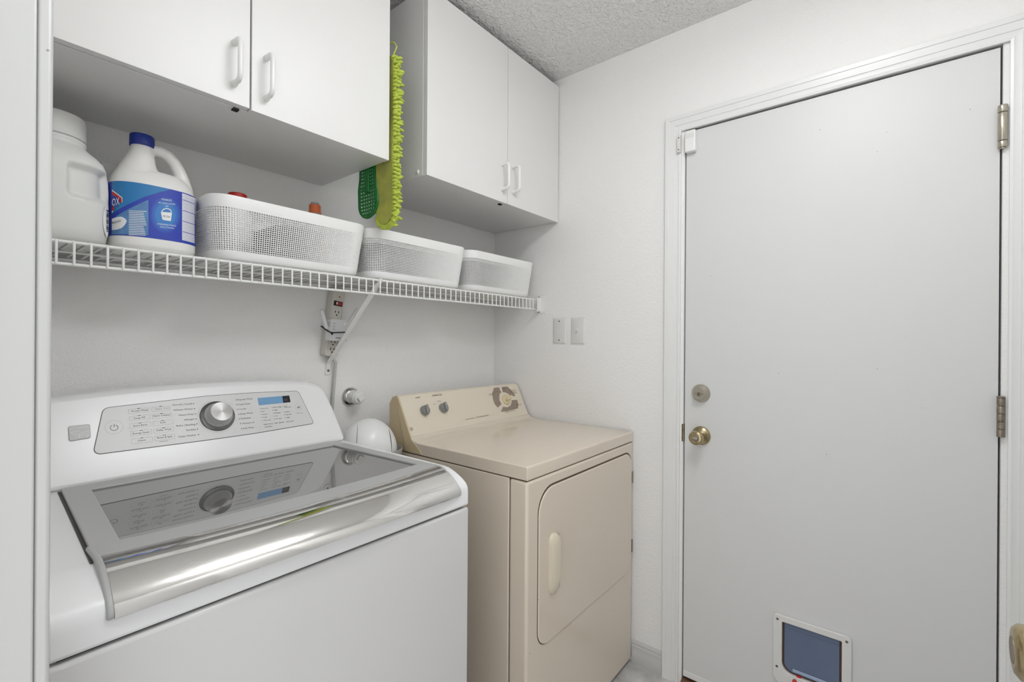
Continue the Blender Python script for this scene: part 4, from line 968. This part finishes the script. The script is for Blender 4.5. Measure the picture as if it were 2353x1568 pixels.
for (x, y, ang) in ((513, 590, 14), (810, 548, 2)):
    c = dw(*Z3(x, y)); kb_ = MB().lathe(c, DN, [(0, .0200), (.004, .0200), (.005, .0192)], 36).build('knob_skirt', 'chromer', dcn, smooth=40)
    a = math.radians(ang); X = Vector((1, 0, 0))*math.cos(a)-DU*math.sin(a); Y = Vector((1, 0, 0))*math.sin(a)+DU*math.cos(a)
    kk = MB().lathe(c+DN*.0045, DN, [(0, .0188), (.010, .0182), (.012, .0165)], 36).build('control_knob', 'greyknob', dcn, smooth=40)
    MB().loft(grip(c+DN*.0162, X, Y, DN, .0188, .009, .0055)).build('grip', 'greyknob', kk, smooth=40)
c = dw(*Z3(1812, 408)); tk_ = MB().lathe(c, DN, [(0, .0222), (.005, .0222), (.007, .0205), (.010, .018)], 40).build('timer_knob', 'cream', dcn, smooth=40)
a = math.radians(-8); X = Vector((1, 0, 0))*math.cos(a)-DU*math.sin(a); Y = Vector((1, 0, 0))*math.sin(a)+DU*math.cos(a); a2 = math.radians(70)
Y2 = Vector((1, 0, 0))*math.sin(a2)+DU*math.cos(a2); X2 = Vector((1, 0, 0))*math.cos(a2)-DU*math.sin(a2)
MB().loft(grip(c+DN*.010, X2, Y2, DN, .0185, .014, .0056)).build('grip', 'cream', tk_, smooth=40)
MB().obox(c+DN*.017+Y2*.022, X2*.0032, Y2*.010, DN*.0045).build('pointer', 'cream', tk_, bevel=.0015)
# door
dpo = [(-.6495, .372), (-.022, .372), (-.022, .835), (-.6495, .835)]
dro = fillet(dpo, [.05, .05, .055, .075], 8)
cxd, czd = -.336, .6
gapm = MB().prism([(p.x+(p.x-cxd)*.008, GYF-.0006, p.y+(p.y-czd)*.016+.002) for p in dro], (0, .004, 0)).build('door_gap', 'brownink', dr)
ddr = MB().prism([(p.x, GYF-.004, p.y) for p in dro], (0, .006, 0)).build('door', 'almond', dr, bevel=.0035)
hl = at(1253, 1300, 'y', GYF).x; hr_ = at(1278, 1300, 'y', GYF).x
hz0, hz1 = .508, .692
hnd = []
for z, w, dpt in ((hz0, .004, .003), (hz0+.008, .015, .008), (hz0+.022, .0205, .0125), (hz0+.05, .0215, .0145), (hz1-.03, .0215, .0145), (hz1-.014, .0205, .0125), (hz1-.005, .014, .008), (hz1, .006, .003)):
    cx0 = -.578; hnd.append([(cx0-w, GYF-.004, z), (cx0-w*.96, GYF-.004-dpt*.7, z), (cx0-w*.55, GYF-.004-dpt, z), (cx0+w*.3, GYF-.004-dpt*1.15, z), (cx0+w*.9, GYF-.004-dpt*1.1, z), (cx0+w, GYF-.004-dpt*.85, z), (cx0+w*.85, GYF-.004, z)])
MB().loft(hnd).build('handle', 'creamh', ddr, smooth=50)
MB().box(-.5555, -.5455, GYF-.0044, GYF-.0035, hz0+.03, hz1-.012).build('handle_recess', 'taupe', ddr)
for z0, z1 in ((.712, .758), (.440, .490)):
    MB().box(-.0235, -.0165, GYF-.006, GYF-.002, z0, z1).build('hinge', 'hinge', dr, bevel=.001)
